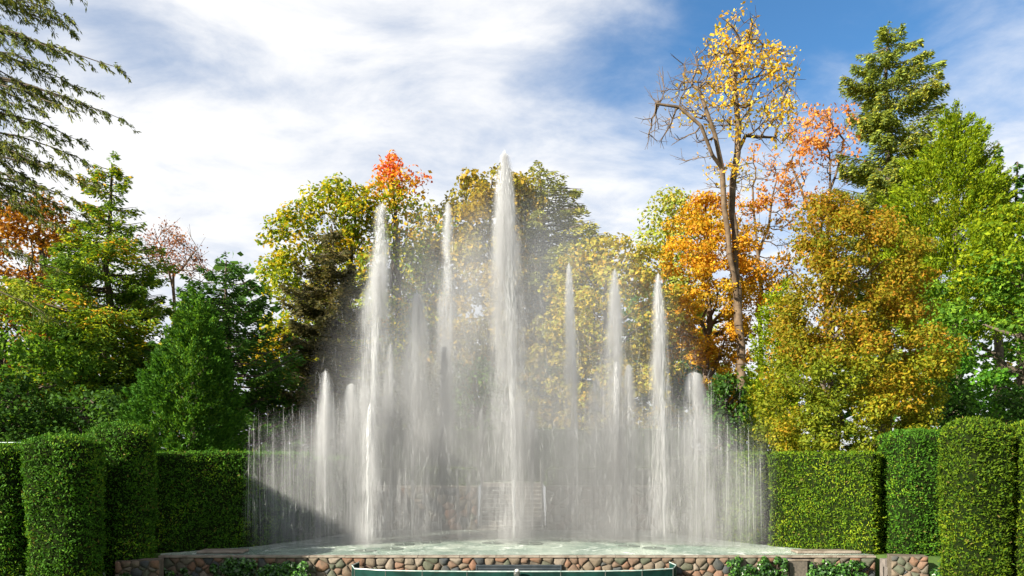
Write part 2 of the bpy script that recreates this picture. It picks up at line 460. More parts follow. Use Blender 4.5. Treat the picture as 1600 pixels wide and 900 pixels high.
def dome_hedge(name, X, Y, hw, hd, z0, z1, label, pal=None, dens=1220, taper=0.9, dome=0.45, group=None, pw=3.2):
    pal = YEW if pal is None else pal
    H = z1 - z0; nu, nv = 40, 30
    t = np.linspace(0, 2 * np.pi, nu)
    zz_ = np.concatenate([np.linspace(0, H - dome, 18), H - dome + dome * np.sin(np.linspace(0, np.pi / 2, 13)[1:])])
    sc_ = np.concatenate([taper + (1 - taper) * np.linspace(0, 1, 18) ** 0.8, np.cos(np.linspace(0, np.pi / 2, 13)[1:]) * 0.998 + 0.002])
    A, B = np.meshgrid(t, np.arange(30), indexing='ij')
    c, s = np.cos(A), np.sin(A)
    se = (np.abs(c) ** pw + np.abs(s) ** pw) ** (-1 / pw)
    Q = np.stack([c * se * hw * sc_[B], s * se * hd * sc_[B], zz_[B]], -1).reshape(-1, 3)
    bul = np.array([noise.noise(Vector(p) * 1.3 + Vector((X, Y, 0))) for p in Q])
    bul2 = np.array([noise.noise(Vector(p) * 3.3 + Vector((X, Y, 4))) for p in Q])
    Q[:, :2] *= (1 + 0.10 * bul + 0.05 * bul2)[:, None]; Q[:, 2] += np.where(Q[:, 2] > H * 0.6, bul * 0.05, 0)
    Fq = grid_faces(nu, nv)
    o = link(name, mesh_np(name, Q, Fq, 4, smooth=True), M['core'])
    o.location = (X, Y, z0)
    tag(o, label, 'hedge', group)
    scatter_leaves('foliage', Q, Fq, dens, 0.042, 0.0155, pal, M['yew'], o)
    return o

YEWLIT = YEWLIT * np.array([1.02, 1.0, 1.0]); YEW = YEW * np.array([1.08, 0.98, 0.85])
GW = 'clipped yew wings beside the fountain stage'
GD = 'clipped yew pillars framing the stage'
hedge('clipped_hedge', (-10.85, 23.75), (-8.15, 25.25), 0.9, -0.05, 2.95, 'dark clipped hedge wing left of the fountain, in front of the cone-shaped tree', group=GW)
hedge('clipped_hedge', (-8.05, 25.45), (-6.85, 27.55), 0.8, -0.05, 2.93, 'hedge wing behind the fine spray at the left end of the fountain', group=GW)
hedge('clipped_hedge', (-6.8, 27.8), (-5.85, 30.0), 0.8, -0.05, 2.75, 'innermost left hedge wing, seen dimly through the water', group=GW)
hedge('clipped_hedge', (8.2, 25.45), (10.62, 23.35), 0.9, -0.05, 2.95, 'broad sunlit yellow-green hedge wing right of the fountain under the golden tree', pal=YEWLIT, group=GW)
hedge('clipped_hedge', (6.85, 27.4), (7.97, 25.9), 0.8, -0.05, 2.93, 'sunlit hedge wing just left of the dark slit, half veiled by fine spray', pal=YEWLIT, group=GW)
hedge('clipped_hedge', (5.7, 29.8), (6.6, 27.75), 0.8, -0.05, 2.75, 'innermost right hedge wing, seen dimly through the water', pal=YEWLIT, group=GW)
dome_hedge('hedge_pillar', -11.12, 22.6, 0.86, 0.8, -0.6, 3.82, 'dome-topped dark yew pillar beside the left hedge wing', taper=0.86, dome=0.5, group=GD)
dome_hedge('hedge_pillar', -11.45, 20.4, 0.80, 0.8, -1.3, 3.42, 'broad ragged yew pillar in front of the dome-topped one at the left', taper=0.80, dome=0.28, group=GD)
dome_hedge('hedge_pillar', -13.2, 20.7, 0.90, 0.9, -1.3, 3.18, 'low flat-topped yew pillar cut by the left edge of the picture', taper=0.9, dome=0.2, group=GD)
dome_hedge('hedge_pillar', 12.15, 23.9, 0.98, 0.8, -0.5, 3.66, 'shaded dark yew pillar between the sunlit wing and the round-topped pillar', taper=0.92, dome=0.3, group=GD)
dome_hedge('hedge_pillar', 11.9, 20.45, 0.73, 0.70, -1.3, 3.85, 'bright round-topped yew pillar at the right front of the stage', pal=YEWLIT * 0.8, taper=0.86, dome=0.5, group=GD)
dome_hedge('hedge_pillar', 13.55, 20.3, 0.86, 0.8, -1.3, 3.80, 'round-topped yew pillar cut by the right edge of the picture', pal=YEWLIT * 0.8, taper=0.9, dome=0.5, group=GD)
GT = 'low box hedges on the rear terrace'
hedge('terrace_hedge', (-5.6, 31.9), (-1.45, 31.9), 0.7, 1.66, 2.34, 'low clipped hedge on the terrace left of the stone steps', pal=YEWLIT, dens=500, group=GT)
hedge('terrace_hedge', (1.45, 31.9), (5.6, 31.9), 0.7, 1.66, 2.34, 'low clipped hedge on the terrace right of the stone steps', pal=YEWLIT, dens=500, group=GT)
hedge('backdrop_hedge', (-7.6, 36.5), (8.2, 36.5), 1.0, 1.6, 4.05, 'long straight hedge across the back, behind the jets', dens=120)

# ------------------------------------------------------------------ stone walls
def clip_poly(poly, nx_, ny_, c_):
    out = []
    n = len(poly)
    for i in range(n):
        p, q = poly[i], poly[(i + 1) % n]
        dp, dq = p[0] * nx_ + p[1] * ny_ - c_, q[0] * nx_ + q[1] * ny_ - c_
        if dp <= 0: out.append(p)
        if (dp < 0) != (dq < 0) and dp != dq:
            t = dp / (dp - dq); out.append((p[0] + (q[0] - p[0]) * t, p[1] + (q[1] - p[1]) * t))
    return out

def voronoi(W, H, n, aspect=2.1):
    cell = math.sqrt(W * H / n)
    cx = max(1, round(W / (cell * aspect ** 0.5))); cz = max(1, round(n / cx))
    pts = []
    for j in range(cz):
        for i in range(cx):
            pts.append(((i + 0.5 + (0.25 if j % 2 else -0.25) + random.uniform(-.33, .33)) * W / cx, (j + 0.5 + random.uniform(-.33, .33)) * H / cz))
    cells = []
    wt_ = [random.uniform(0, (cell * 0.75) ** 2) for _ in pts]
    for i, (x, z) in enumerate(pts):
        poly = [(0, 0), (W, 0), (W, H), (0, H)]
        for j, (u, v) in enumerate(pts):
            if i == j or abs(u - x) > 4 * cell or abs(v - z) > 4 * cell: continue
            nx_, nz_ = u - x, v - z
            c_ = (u * u + v * v - x * x - z * z + wt_[i] - wt_[j]) / 2
            poly = clip_poly(poly, nx_, nz_, c_)
            if len(poly) < 3: break
        if len(poly) >= 3: cells.append(poly)
    return cells

def stone_mesh(poly, proud):
    n = len(poly)
    cx = sum(p[0] for p in poly) / n; cz = sum(p[1] for p in poly) / n
    size = math.sqrt(sum((p[0] - cx) ** 2 + (p[1] - cz) ** 2 for p in poly) / n)
    if size < 0.05: return None
    k = max(0.6, 1 - 0.016 / size)
    pl = [((p[0] - cx) * k, (p[1] - cz) * k) for p in poly]
    ch = []
    for i in range(n):                                            # cut the corners
        p, q = pl[i], pl[(i + 1) % n]
        a_ = random.uniform(.08, .26); b_ = random.uniform(.08, .26)
        ch += [(p[0] * (1 - a_) + q[0] * a_, p[1] * (1 - a_) + q[1] * a_), (p[0] * b_ + q[0] * (1 - b_), p[1] * b_ + q[1] * (1 - b_))]
    m = len(ch); V = []; Fc = []
    rings = [(1.0, 0.03), (1.0, -proud * 0.45), (0.86, -proud * 0.95)]
    for s, y in rings: V += [(p[0] * s, y + random.uniform(-.006, .006), p[1] * s) for p in ch]
    V.append((random.uniform(-.02, .02), -proud * 1.15, random.uniform(-.02, .02)))
    for r in range(2):
        for i in range(m):
            j = (i + 1) % m
            Fc.append((r * m + i, r * m + j, (r + 1) * m + j, (r + 1) * m + i))
    for i in range(m): Fc.append((2 * m + i, 2 * m + (i + 1) % m, 3 * m))
    me = bpy.data.meshes.new('stone'); me.from_pydata(V, [], Fc); me.update()
    for p in me.polygons: p.use_smooth = True
    return me, cx, cz

def stone_wall(label, p0, p1, z0, z1, n, thick=0.5, slab=0.07, skip=(), name='stone_wall', group=None, over=0.05, slab_len=1.1):
    p0 = Vector((*p0, z0)); d = Vector((p1[0], p1[1], z0)) - p0; W = d.length; H = z1 - slab - z0
    e = empty(name, p0, label, 'wall', group, math.atan2(d.y, d.x))
    bm = bmesh.new(); bm_box(bm, 0, W, 0, thick, 0, H)
    bm_done(bm, 'mortar', M['mortar'], e)
    for poly in voronoi(W, H, n):
        r = stone_mesh(poly, random.uniform(.03, .06))
        if r is None: continue
        me, cx, cz = r
        if any(a < cx < b and c < cz < d_ for a, b, c, d_ in skip): continue
        link('stone', me, M['stone'], e, (cx, 0, cz))
    if slab:
        x = 0.0
        while x < W - 0.05:
            l = min(random.uniform(.75, 1.3) * slab_len, W - x)
            if W - x - l < 0.4: l = W - x
            bm = bmesh.new(); bm_box(bm, 0.004, l - 0.004, -over - random.uniform(0, .02), thick * 0.9, 0, slab * random.uniform(.94, 1.0), 0.008)
            bm_done(bm, 'coping_slab', M['slab'], e, (x, 0, H + 0.001))
            x += l
    return e

WX0, WX1 = -10.25, 10.55
front = stone_wall('long low fieldstone wall along the front edge of the fountain stage', (WX0, 23.12), (WX1, 23.12), -0.85, 0.0, 300, 0.25, 0.06,
                   skip=((9.2, 11.75, 0.27, 0.55), (18.25, 18.85, 0.0, 0.7)))
stone_wall('short low stone wall beside the steps at the left end of the stage', (-10.85, 21.75), (-9.72, 21.95), -0.85, 0.03, 26, 0.45, 0, group=None)
stone_wall('short low stone wall beside the steps at the right end of the stage', (10.52, 22.1), (11.45, 21.9), -0.85, 0.13, 26, 0.45, 0)
stone_wall('fieldstone retaining wall left of the rear steps, behind the water', (-5.7, 30.65), (-1.32, 30.65), -0.02, 1.70, 78, 0.2, 0.07, name='retaining_wall')
stone_wall('fieldstone retaining wall right of the rear steps, behind the water', (1.32, 30.65), (5.7, 30.65), -0.02, 1.70, 78, 0.2, 0.07, name='retaining_wall')

# raised end slabs lying on the wall at both ends
for (xa, xb, y0, y1, z, lab) in ((-9.3, -7.95, 23.45, 24.1, 0.012, 'thin flat stone slab lying at the left end of the stage edge'), (8.4, 10.3, 23.45, 24.0, 0.012, 'thin flat stone slab lying at the right end of the stage edge')):
    bm = bmesh.new(); bm_box(bm, xa, xb, y0, y1, z, z + 0.07, 0.015)
    tag(bm_done(bm, 'flat_slab', M['slab']), lab, 'slab')

# rear stairs
st = empty('stone_steps', (0, 30.7, 0), 'flight of pale stone steps climbing between the rear retaining walls', 'steps')
NS = 11
for k in range(NS):
    zt = (k + 1) * 0.155
    bm = bmesh.new(); bm_box(bm, -1.3, 1.3, 0.02 + k * 0.28, 0.36 + k * 0.28, zt - 0.05, zt, 0.006); bm_done(bm, 'tread', M['step'], st)
    bm = bmesh.new(); bm_box(bm, -1.29, 1.29, 0.06 + k * 0.28, 0.34 + k * 0.28 + (0.3 if k == NS - 1 else 0), -0.02, zt - 0.052); bm_done(bm, 'riser', M['riser'], st)
bm = bmesh.new(); bm_box(bm, -1.36, 1.36, -0.32, -0.02, 0.01, 0.06, 0.008); bm_done(bm, 'threshold', M['step'], st)
for x, lab in ((0.45, 'thin steel handrail down the middle of the rear steps'), (1.2, 'thin steel handrail at the right side of the rear steps'), (-1.2, 'thin steel handrail at the left side of the rear steps')):
    h = empty('handrail', (x, 30.55, 0.0), lab, 'handrail')
    for (yy, zb) in ((0.0, 0.0), (1.5, 0.8), (3.0, 1.70)):
        bm = bmesh.new(); bm_tube(bm, [(0, yy, zb), (0, yy, zb + 0.95)], 0.02); bm_done(bm, 'post', M['steel'], h)
    bm = bmesh.new(); bm_tube(bm, [(0, -0.12, 0.93), (0, 0.05, 0.97), (0, 1.5, 1.76), (0, 3.05, 2.67)], 0.022); bm_done(bm, 'rail', M['steel'], h)

# side steps at the right end, between the wall and the low wall
for (x0, x1, y, z0, lab) in ((10.58, 11.3, 21.7, -0.75, 'steps'),):
    e = empty('side_steps', (10.6, 22.3, -0.85), 'few dark stone steps between wall end and low stone wall at right', 'steps')
    for k in range(4):
        bm = bmesh.new(); bm_box(bm, 0.0, 0.9, 0.22 * k - 0.3, 0.22 * k, 0, 0.2 * (k + 1) - 0.0, 0.012); bm_done(bm, 'step', M['riser'], e)
e = empty('side_steps', (-10.95, 22.35, -0.85), 'few dark stone steps between wall end and low stone wall at left', 'steps')
for k in range(4):
    bm = bmesh.new(); bm_box(bm, -0.2, 0.68, 0.22 * k - 0.3, 0.22 * k, 0, 0.2 * (k + 1), 0.012); bm_done(bm, 'step', M['riser'], e)

# louvre vent and dark plate on the wall
vt = empty('wall_vent', (0, 23.1, -0.45), 'dark blue-grey louvred vent set into the middle of the front stone wall', 'vent')
x0, x1, z0, z1 = -1.02, 1.4, -0.15, 0.16
bm = bmesh.new(); bm_box(bm, x0, x1, -0.03, 0.0, z0, z1); bm_done(bm, 'backing', M['iron'], vt)
bm = bmesh.new()
for b in ((x0 - .03, x0, z0 - .03, z1 + .03), (x1, x1 + .03, z0 - .03, z1 + .03), (x0, x1, z1, z1 + .03), (x0, x1, z0 - .03, z0)): bm_box(bm, b[0], b[1], -0.075, 0.0, b[2], b[3])
bm_done(bm, 'frame', M['louvre'], vt)
for k in range(6):
    bm = bmesh.new(); zc = z0 + (k + 0.5) * (z1 - z0) / 6
    V, Fc = box_verts(x0 + .002, x1 - .002, -0.068, -0.03, -0.006, 0.006)
    vs = [bm.verts.new((v[0], v[1], v[2] + zc + (-0.012 if v[1] < -0.05 else 0.012))) for v in V]
    for f in Fc: bm.faces.new([vs[i] for i in f])
    bm_done(bm, 'slat', M['louvre'], vt)
pl = empty('wall_plate', (8.28, 23.1, -0.6), 'dark weathered rectangular plate on the front wall between two ivy patches', 'plate')
bm = bmesh.new(); bm_box(bm, -0.26, 0.26, -0.10, 0.0, -0.25, 0.46, 0.01); bm_done(bm, 'panel', M['plate'], pl)
bm = bmesh.new(); bm_box(bm, -0.29, 0.29, -0.12, 0.0, 0.46, 0.50, 0.008); bm_done(bm, 'lintel', M['slab'], pl)

# green canvas screen round the orchestra pit
px_ = [(-4.42, 23.0), (-4.5, 22.4), (-4.3, 21.75), (-3.4, 21.42), (-2.4, 21.3), (-1.2, 21.24), (0.1, 21.22), (1.3, 21.24), (2.5, 21.3), (3.5, 21.42), (4.4, 21.75), (4.62, 22.4), (4.55, 23.0)]
ptz = -0.19
pit = empty('pit_screen', (0, 21.22, -0.85), 'low dark green canvas screen curving round the orchestra pit before the wall', 'barrier')
def rel(p, z): return (p[0], p[1] - 21.22, z + 0.85)
for a, b in zip(px_, px_[1:]):
    bm = bmesh.new(); n = 6; A = Vector((a[0], a[1], 0)); B = Vector((b[0], b[1], 0)); nn = (B - A).cross(Vector((0, 0, 1))).normalized()
    rows = []
    for side in (0.006, -0.006):
        top = [bm.verts.new(rel((A.lerp(B, t / n) + nn * side), ptz - 0.012 * math.sin(math.pi * t / n))) for t in range(n + 1)]
        bot = [bm.verts.new(rel((A.lerp(B, t / n) + nn * (side + 0.02 * math.sin(math.pi * t / n))), -0.83)) for t in range(n + 1)]
        rows.append((top, bot))
        for t in range(n): bm.faces.new((top[t], top[t + 1], bot[t + 1], bot[t]))
    for t in range(n): bm.faces.new((rows[0][0][t], rows[0][0][t + 1], rows[1][0][t + 1], rows[1][0][t]))
    bm_done(bm, 'canvas_panel', M['canvas'], pit)
for p in px_:
    bm = bmesh.new(); bm_tube(bm, [rel(p, -0.85), rel(p, ptz + 0.05)], 0.015); bm_done(bm, 'post', M['iron'], pit)
bm = bmesh.new(); bm_tube(bm, [rel(p, ptz + 0.012) for p in px_], 0.016); bm_done(bm, 'top_rail', M['rail'], pit)

# small spotlight on a stand before the screen
sl = empty('stage_light', (0.13, 21.0, -0.85), 'small dark stage light with pale cap standing at the green screen', 'light')
bm = bmesh.new(); bm_tube(bm, [(0, 0, 0), (0, 0, 0.57)], 0.02); bm_tube(bm, [(0, 0, 0), (0, 0, 0.03)], 0.16, 12); bm_done(bm, 'stand', M['iron'], sl)
bm = bmesh.new(); bm_tube(bm, [(0, -0.1, 0.63), (0, -0.06, 0.63), (0, 0.08, 0.65), (0, 0.12, 0.65)], [0.05, 0.085, 0.09, 0.05], 12); bm_done(bm, 'lamp_body', M['iron'], sl)
bm = bmesh.new(); bm_tube(bm, [(0, 0, 0.71), (0, 0, 0.75), (0, 0, 0.77)], [0.06, 0.055, 0.02], 10); bm_done(bm, 'cap', M['cap'], sl)

# railing far left behind the yew pillars
rl = empty('metal_railing', (-17.5, 25.0, 0), 'thin pale metal railing behind the pillars at the left edge', 'railing')
for k in range(5):
    bm = bmesh.new(); bm_tube(bm, [(k * 1.2, 0, 0), (k * 1.2, 0, 3.35)], 0.025); bm_done(bm, 'post', M['iron'], rl)
for z in (3.2, 3.3):
    bm = bmesh.new(); bm_tube(bm, [(0, 0, z), (4.8, 0, z)], 0.016); bm_done(bm, 'rail', M['rail'], rl)

# round nozzle covers in the stage floor
NCL = ['leftmost of all', 'second from the left', 'third from the left', 'fourth from the left', 'fifth from the left', 'close left of the tallest jet', 'at the foot of the tallest jet', 'first to the right of the tallest jet',
       'third to the right of the tallest jet', 'fourth to the right of the tallest jet', 'fifth to the right of the tallest jet', 'next to last at the right', 'rightmost of all', 'farthest back, right of the centre', 'farthest back, left of the centre']
for i, (px, py, r) in enumerate(((570, 861, .34), (612, 858, .36), (632, 851, .33), (673, 848, .34), (700, 842, .36), (770, 849, .36), (828, 850, .42), (877, 845, .36), (918, 845.5, .36), (962, 848, .3), (982, 853.5, .36),
                                  (1022, 857, .36), (1085, 852, .34), (890, 839, .34), (740, 838, .34))):
    D = EYE * F / (py - HOR); p = P(px, py, D)
    e = empty('nozzle_cover', (p[0], p[1], 0.006), 'iron nozzle cover in wet stage floor, ' + NCL[i], 'cover', 'nozzle covers in the wet stage floor')
    bm = bmesh.new(); vv = []
    for k, (rr, z) in enumerate(((r, 0), (r, 0.012), (r * .9, 0.022), (r * .85, 0.016))):
        vv.append([bm.verts.new((rr * math.cos(t), rr * math.sin(t), z)) for t in [q / 24 * 2 * math.pi for q in range(24)]])
    for a, b in zip(vv, vv[1:]):
        for k in range(24): bm.faces.new((a[k], a[(k + 1) % 24], b[(k + 1) % 24], b[k]))
    bm.faces.new(vv[-1]); bm_done(bm, 'plate', M['cover'], e)
    bm = bmesh.new(); bm_tube(bm, [(0, 0, 0.01), (0, 0, 0.04), (0, 0, 0.05)], [0.05, 0.045, 0.03], 10); bm_done(bm, 'nozzle', M['cover'], e)

# ------------------------------------------------------------------ ivy and low shrubs
IVY = np.array([[0.02, 0.06, 0.012], [0.035, 0.10, 0.015], [0.06, 0.16, 0.02], [0.015, 0.045, 0.012]])
def blob_plant(name, label, cat, boxes, n, size, pal, group=None, mat='ivy'):
    """boxes: list of (x0,x1,y0,y1,z0,z1) world volumes filled with leafy lumps"""
    b0 = boxes[0]
    base = np.array([(b0[0] + b0[1]) / 2, (b0[2] + b0[3]) / 2, min(b[4] for b in boxes)])
    e = empty(name, base, label, cat, group)
    C = []; N = []; S = []
    vol = np.array([(b[1] - b[0]) * (b[5] - b[4]) for b in boxes]); vol = vol / vol.sum()
    for b, v in zip(boxes, vol):
        k = max(3, int(14 * v * len(boxes)))
        lo = np.array([b[0], b[2], b[4]]); hi = np.array([b[1], b[3], b[5]])
        cc = lo + R.random((k, 3)) * (hi - lo)
        m = int(n * v); ci = R.integers(0, k, m); dr = rdirs(m)
        rr = np.minimum((hi - lo).mean() * 0.28, 0.3)
        C.append(cc[ci] + dr * rr * (0.5 + 0.6 * R.random((m, 1))) * np.array([1, 0.6, 0.9])); N.append(unit(dr + R.normal(size=(m, 3)) * .5 + np.array([0, -.3, .5])))
        segs_ = [(np.array([c_[0], hi[1], lo[2] - .05]), c_, 0.012, 0.006) for c_ in cc]; S += segs_
    C = np.concatenate(C) - base; N = np.concatenate(N)
    A, B = frames(N); t = R.random((len(C), 1)) * 6.28
    U = A * np.cos(t) + B * np.sin(t); V = np.cross(N, U)
    s = size * (0.6 + 0.8 * R.random((len(C), 1)))
    col = pal[R.integers(0, len(pal), len(C))] * (0.7 + 0.6 * R.random((len(C), 1)))
    link('leaves', leaf_mesh('leaves', C, U * s, V * s * .75, col), M[mat], e)
    tag(link('stems', tubes_mesh('stems', [(a - base, b - base, r0, r1) for a, b, r0, r1 in S], 4), M['bark'], e), kind='stuff')
    return e

def wall_box(xa, xb, ya, yb, D=23.02, d0=-0.12, d1=0.12):
    a = P(xa, yb, D); b = P(xb, ya, D)
    return (a[0], b[0], D - 0.22, D + 0.02, a[2] - 0.25, b[2] - 0.06)
GI = 'ivy patches climbing the front stone wall'
blob_plant('ivy', 'small ivy tuft on the wall at its far left end', 'ivy', [wall_box(252, 276, 884, 900), wall_box(284, 300, 886, 900)], 900, 0.04, IVY, GI)
blob_plant('ivy', 'dark ivy clump on the wall below the left end of the water', 'ivy', [wall_box(330, 352, 880, 900), wall_box(352, 394, 872, 900)], 2600, 0.04, IVY, GI)
blob_plant('ivy', 'bright-tipped ivy clump on the wall left of the green screen', 'ivy', [wall_box(408, 440, 884, 900), wall_box(440, 480, 873, 896), wall_box(425, 450, 878, 900)], 2600, 0.04, IVY * 1.25, GI)
blob_plant('ivy', 'trailing ivy on the wall between green screen and dark plate', 'ivy', [wall_box(1140, 1158, 870, 900), wall_box(1158, 1185, 880, 900), wall_box(1184, 1200, 870, 900), wall_box(1205, 1224, 870, 890)], 3200, 0.04, IVY, GI)
blob_plant('ivy', 'broad ivy patch on the wall right of the dark plate', 'ivy', [wall_box(1268, 1330, 878, 900), wall_box(1328, 1345, 872, 893), wall_box(1345, 1352, 890, 900)], 3200, 0.04, IVY, GI)
blob_plant('low_shrub', 'low leafy shrub at the foot of the ragged left pillar', 'shrub', [(-13.0, -11.6, 19.3, 19.6, -0.9, -0.15), (-11.6, -11.2, 19.3, 19.6, -0.9, -0.3)], 3000, 0.05, IVY * 1.1, None)
blob_plant('low_shrub', 'low leafy shrub between right low wall and round-topped pillar', 'shrub', [(11.2, 12.0, 21.1, 21.5, -0.9, -0.12)], 2000, 0.05, IVY * 1.1, None)
blob_plant('low_shrub', 'small leafy shrub at the foot of the dome-topped left pillar', 'shrub', [(-11.1, -10.4, 21.2, 21.5, -0.9, -0.2)], 1600, 0.045, IVY, None)

# ------------------------------------------------------------------ trees
A_ = np.array
PAL = dict(
    green=A_([[0.045, 0.105, 0.015], [0.06, 0.13, 0.018], [0.03, 0.075, 0.014], [0.09, 0.16, 0.02]]),
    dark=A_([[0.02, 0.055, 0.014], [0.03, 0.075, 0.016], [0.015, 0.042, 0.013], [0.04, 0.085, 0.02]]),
    arbor=A_([[0.04, 0.125, 0.02], [0.055, 0.15, 0.02], [0.028, 0.09, 0.016], [0.085, 0.18, 0.02]]),
    bright=A_([[0.12, 0.19, 0.010], [0.165, 0.225, 0.012], [0.08, 0.145, 0.010], [0.22, 0.25, 0.014]]),
    cone=A_([[0.025, 0.085, 0.014], [0.038, 0.105, 0.014], [0.018, 0.06, 0.012], [0.06, 0.13, 0.016]]),
    hinoki=A_([[0.04, 0.085, 0.02], [0.06, 0.12, 0.025], [0.10, 0.17, 0.02], [0.055, 0.115, 0.03], [0.20, 0.25, 0.02], [0.38, 0.22, 0.04]]),
    brown=A_([[0.065, 0.07, 0.050], [0.085, 0.08, 0.055], [0.045, 0.052, 0.038], [0.105, 0.09, 0.055]]),
    spruce=A_([[0.10, 0.14, 0.045], [0.15, 0.18, 0.045], [0.07, 0.105, 0.05], [0.21, 0.21, 0.05]]),
    orange=A_([[0.32, 0.13, 0.02], [0.24, 0.09, 0.02], [0.38, 0.19, 0.02], [0.14, 0.10, 0.02]]),
    yelloworange=A_([[0.48, 0.28, 0.03], [0.44, 0.20, 0.03], [0.52, 0.31, 0.03], [0.32, 0.22, 0.03], [0.25, 0.21, 0.03]]),
    yellow=A_([[0.48, 0.34, 0.06], [0.46, 0.28, 0.04], [0.36, 0.31, 0.06], [0.50, 0.38, 0.13]]),
    goldbrown=A_([[0.10, 0.14, 0.02], [0.16, 0.17, 0.02], [0.20, 0.18, 0.02], [0.24, 0.175, 0.022], [0.33, 0.17, 0.03], [0.15, 0.18, 0.02]]),
    goldgreen=A_([[0.08, 0.125, 0.018], [0.12, 0.16, 0.018], [0.16, 0.19, 0.02], [0.22, 0.20, 0.02], [0.29, 0.19, 0.025]]),
    redbrown=A_([[0.15, 0.06, 0.06], [0.20, 0.085, 0.07], [0.11, 0.05, 0.05], [0.23, 0.11, 0.09]]),
    salmon=A_([[0.38, 0.16, 0.06], [0.32, 0.13, 0.07], [0.44, 0.20, 0.06], [0.36, 0.20, 0.10]]),
    red=A_([[0.50, 0.10, 0.035], [0.52, 0.16, 0.05], [0.42, 0.08, 0.05], [0.48, 0.22, 0.05]]),
    maple=A_([[0.14, 0.20, 0.02], [0.21, 0.24, 0.02], [0.09, 0.15, 0.02], [0.32, 0.28, 0.02], [0.36, 0.22, 0.02]]),
    beech=A_([[0.24, 0.19, 0.04], [0.30, 0.22, 0.045], [0.17, 0.16, 0.035], [0.20, 0.20, 0.04]]),
    greygreen=A_([[0.11, 0.13, 0.06], [0.14, 0.155, 0.065], [0.09, 0.11, 0.05], [0.17, 0.165, 0.06]]),
    pale=A_([[0.32, 0.30, 0.07], [0.38, 0.31, 0.07], [0.26, 0.28, 0.06], [0.42, 0.29, 0.06]]),
    olive=A_([[0.08, 0.115, 0.02], [0.11, 0.14, 0.02], [0.06, 0.09, 0.02], [0.16, 0.15, 0.025]]),
    palegreen=A_([[0.19, 0.23, 0.07], [0.24, 0.25, 0.08], [0.15, 0.20, 0.06], [0.27, 0.22, 0.07]]),
    hemlock=A_([[0.05, 0.075, 0.022], [0.075, 0.09, 0.025], [0.04, 0.06, 0.025], [0.10, 0.11, 0.03]]),
)
LESS = dict(bright=0.8, spruce=1.25, green=1.25, arbor=1.2, hinoki=1.05, olive=1.45, cone=1.0, dark=1.25, hemlock=1.15, greygreen=1.2, goldbrown=0.72, goldgreen=0.82, yelloworange=0.74, pale=0.66, orange=0.55, maple=0.85, yellow=0.9, beech=0.8, red=0.85)
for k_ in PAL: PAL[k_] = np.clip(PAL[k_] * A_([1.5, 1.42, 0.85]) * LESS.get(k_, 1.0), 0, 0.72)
NTRI = [0]

class Prof:
    def __init__(s, prof, D):
        s.D = D
        pts = [P(0, y, D)[2] for y, a, b in prof]
        s.z = A_(pts[::-1]); s.c = A_([((a + b) / 2 - 800) * D / F for y, a, b in prof][::-1]); s.w = A_([(b - a) / 2 * D / F for y, a, b in prof][::-1])
        s.seed = random.uniform(0, 100)
    def at(s, z): return np.interp(z, s.z, s.c), np.interp(z, s.z, s.w)
    def area(s): return float(np.sum((s.w[1:] + s.w[:-1]) * np.diff(s.z)))
    def zs(s, n, pw=1.0):
        g_ = np.linspace(s.z[0], s.z[-1], 400); w = np.interp(g_, s.z, s.w) ** pw; c = np.cumsum(w); c = c / c[-1]
        u = (np.arange(n) + R.random(n)) / n
        return np.interp(u, c, g_)
    def lump(s, az, z, amp):
        return A_([1 + amp * noise.noise(Vector((math.cos(a) * 1.6 + s.seed, math.sin(a) * 1.6, q * 0.55))) * 1.6 for a, q in zip(az, z)])

def pick(pal, n, field, jit=0.25):
    k = np.clip((field * 0.62 + R.random(n) * 0.72) / 1.34 * len(pal), 0, len(pal) - 1).astype(int)
    return pal[k] * (1 - jit + 2 * jit * R.random((n, 1)))

def field_at(Cn, seed, s=0.5):
    return A_([min(1, max(0, 0.5 + 0.9 * noise.noise(Vector((p[0] * s + seed, p[1] * s, p[2] * s))))) for p in Cn])

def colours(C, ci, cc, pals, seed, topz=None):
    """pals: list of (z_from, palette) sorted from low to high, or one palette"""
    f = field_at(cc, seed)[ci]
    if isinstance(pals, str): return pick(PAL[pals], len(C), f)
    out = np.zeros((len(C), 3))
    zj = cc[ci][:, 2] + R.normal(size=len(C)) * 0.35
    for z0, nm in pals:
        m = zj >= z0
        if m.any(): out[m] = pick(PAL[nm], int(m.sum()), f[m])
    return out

def puff_crown(pf, nclump, rc, n, u, v, pals, inner=0.35, lump=0.22, flat=0.75, dep=1.0, upb=0.55, hang=0.0):
    z = pf.zs(nclump); az = np.arange(nclump) * 2.399963 + R.normal(size=nclump) * 0.5
    c, w = pf.at(z)
    rcs = rc * (0.6 + 0.8 * R.random(nclump))
    rr = np.maximum(w * pf.lump(az, z, lump) - rcs * 0.7, 0.05) * (inner + (1 - inner) * np.sqrt(R.random(nclump)))
    rr = np.where(R.random(nclump) < 0.45, np.maximum(w * pf.lump(az, z, lump) - rcs * 0.6, 0.05), rr)
    cc = np.stack([c + rr * np.cos(az), pf.D + dep * rr * np.sin(az), np.minimum(z, pf.z[-1] - rcs * .5)], 1)
    wt_ = rcs ** 2 * np.where(np.sin(az) > 0.3, 0.45, 1.0); ci = R.choice(nclump, n, p=wt_ / wt_.sum())
    d = rdirs(n)
    C = cc[ci] + d * (rcs[ci] * (0.45 + 0.6 * R.random(n)))[:, None] * A_([1, 1, flat])
    N = unit(d * 0.5 + A_([0, 0, upb]) + R.normal(size=(n, 3)) * 0.55)
    A, B = frames(N); t = R.random((n, 1)) * 6.28
    U = A * np.cos(t) + B * np.sin(t); U = unit(U + A_([0, 0, -hang])); V = unit(np.cross(N, U))
    s = 0.65 + 0.7 * R.random((n, 1))
    return C, U * u * s, V * v * s, colours(C, ci, cc, pals, pf.seed), cc, rcs

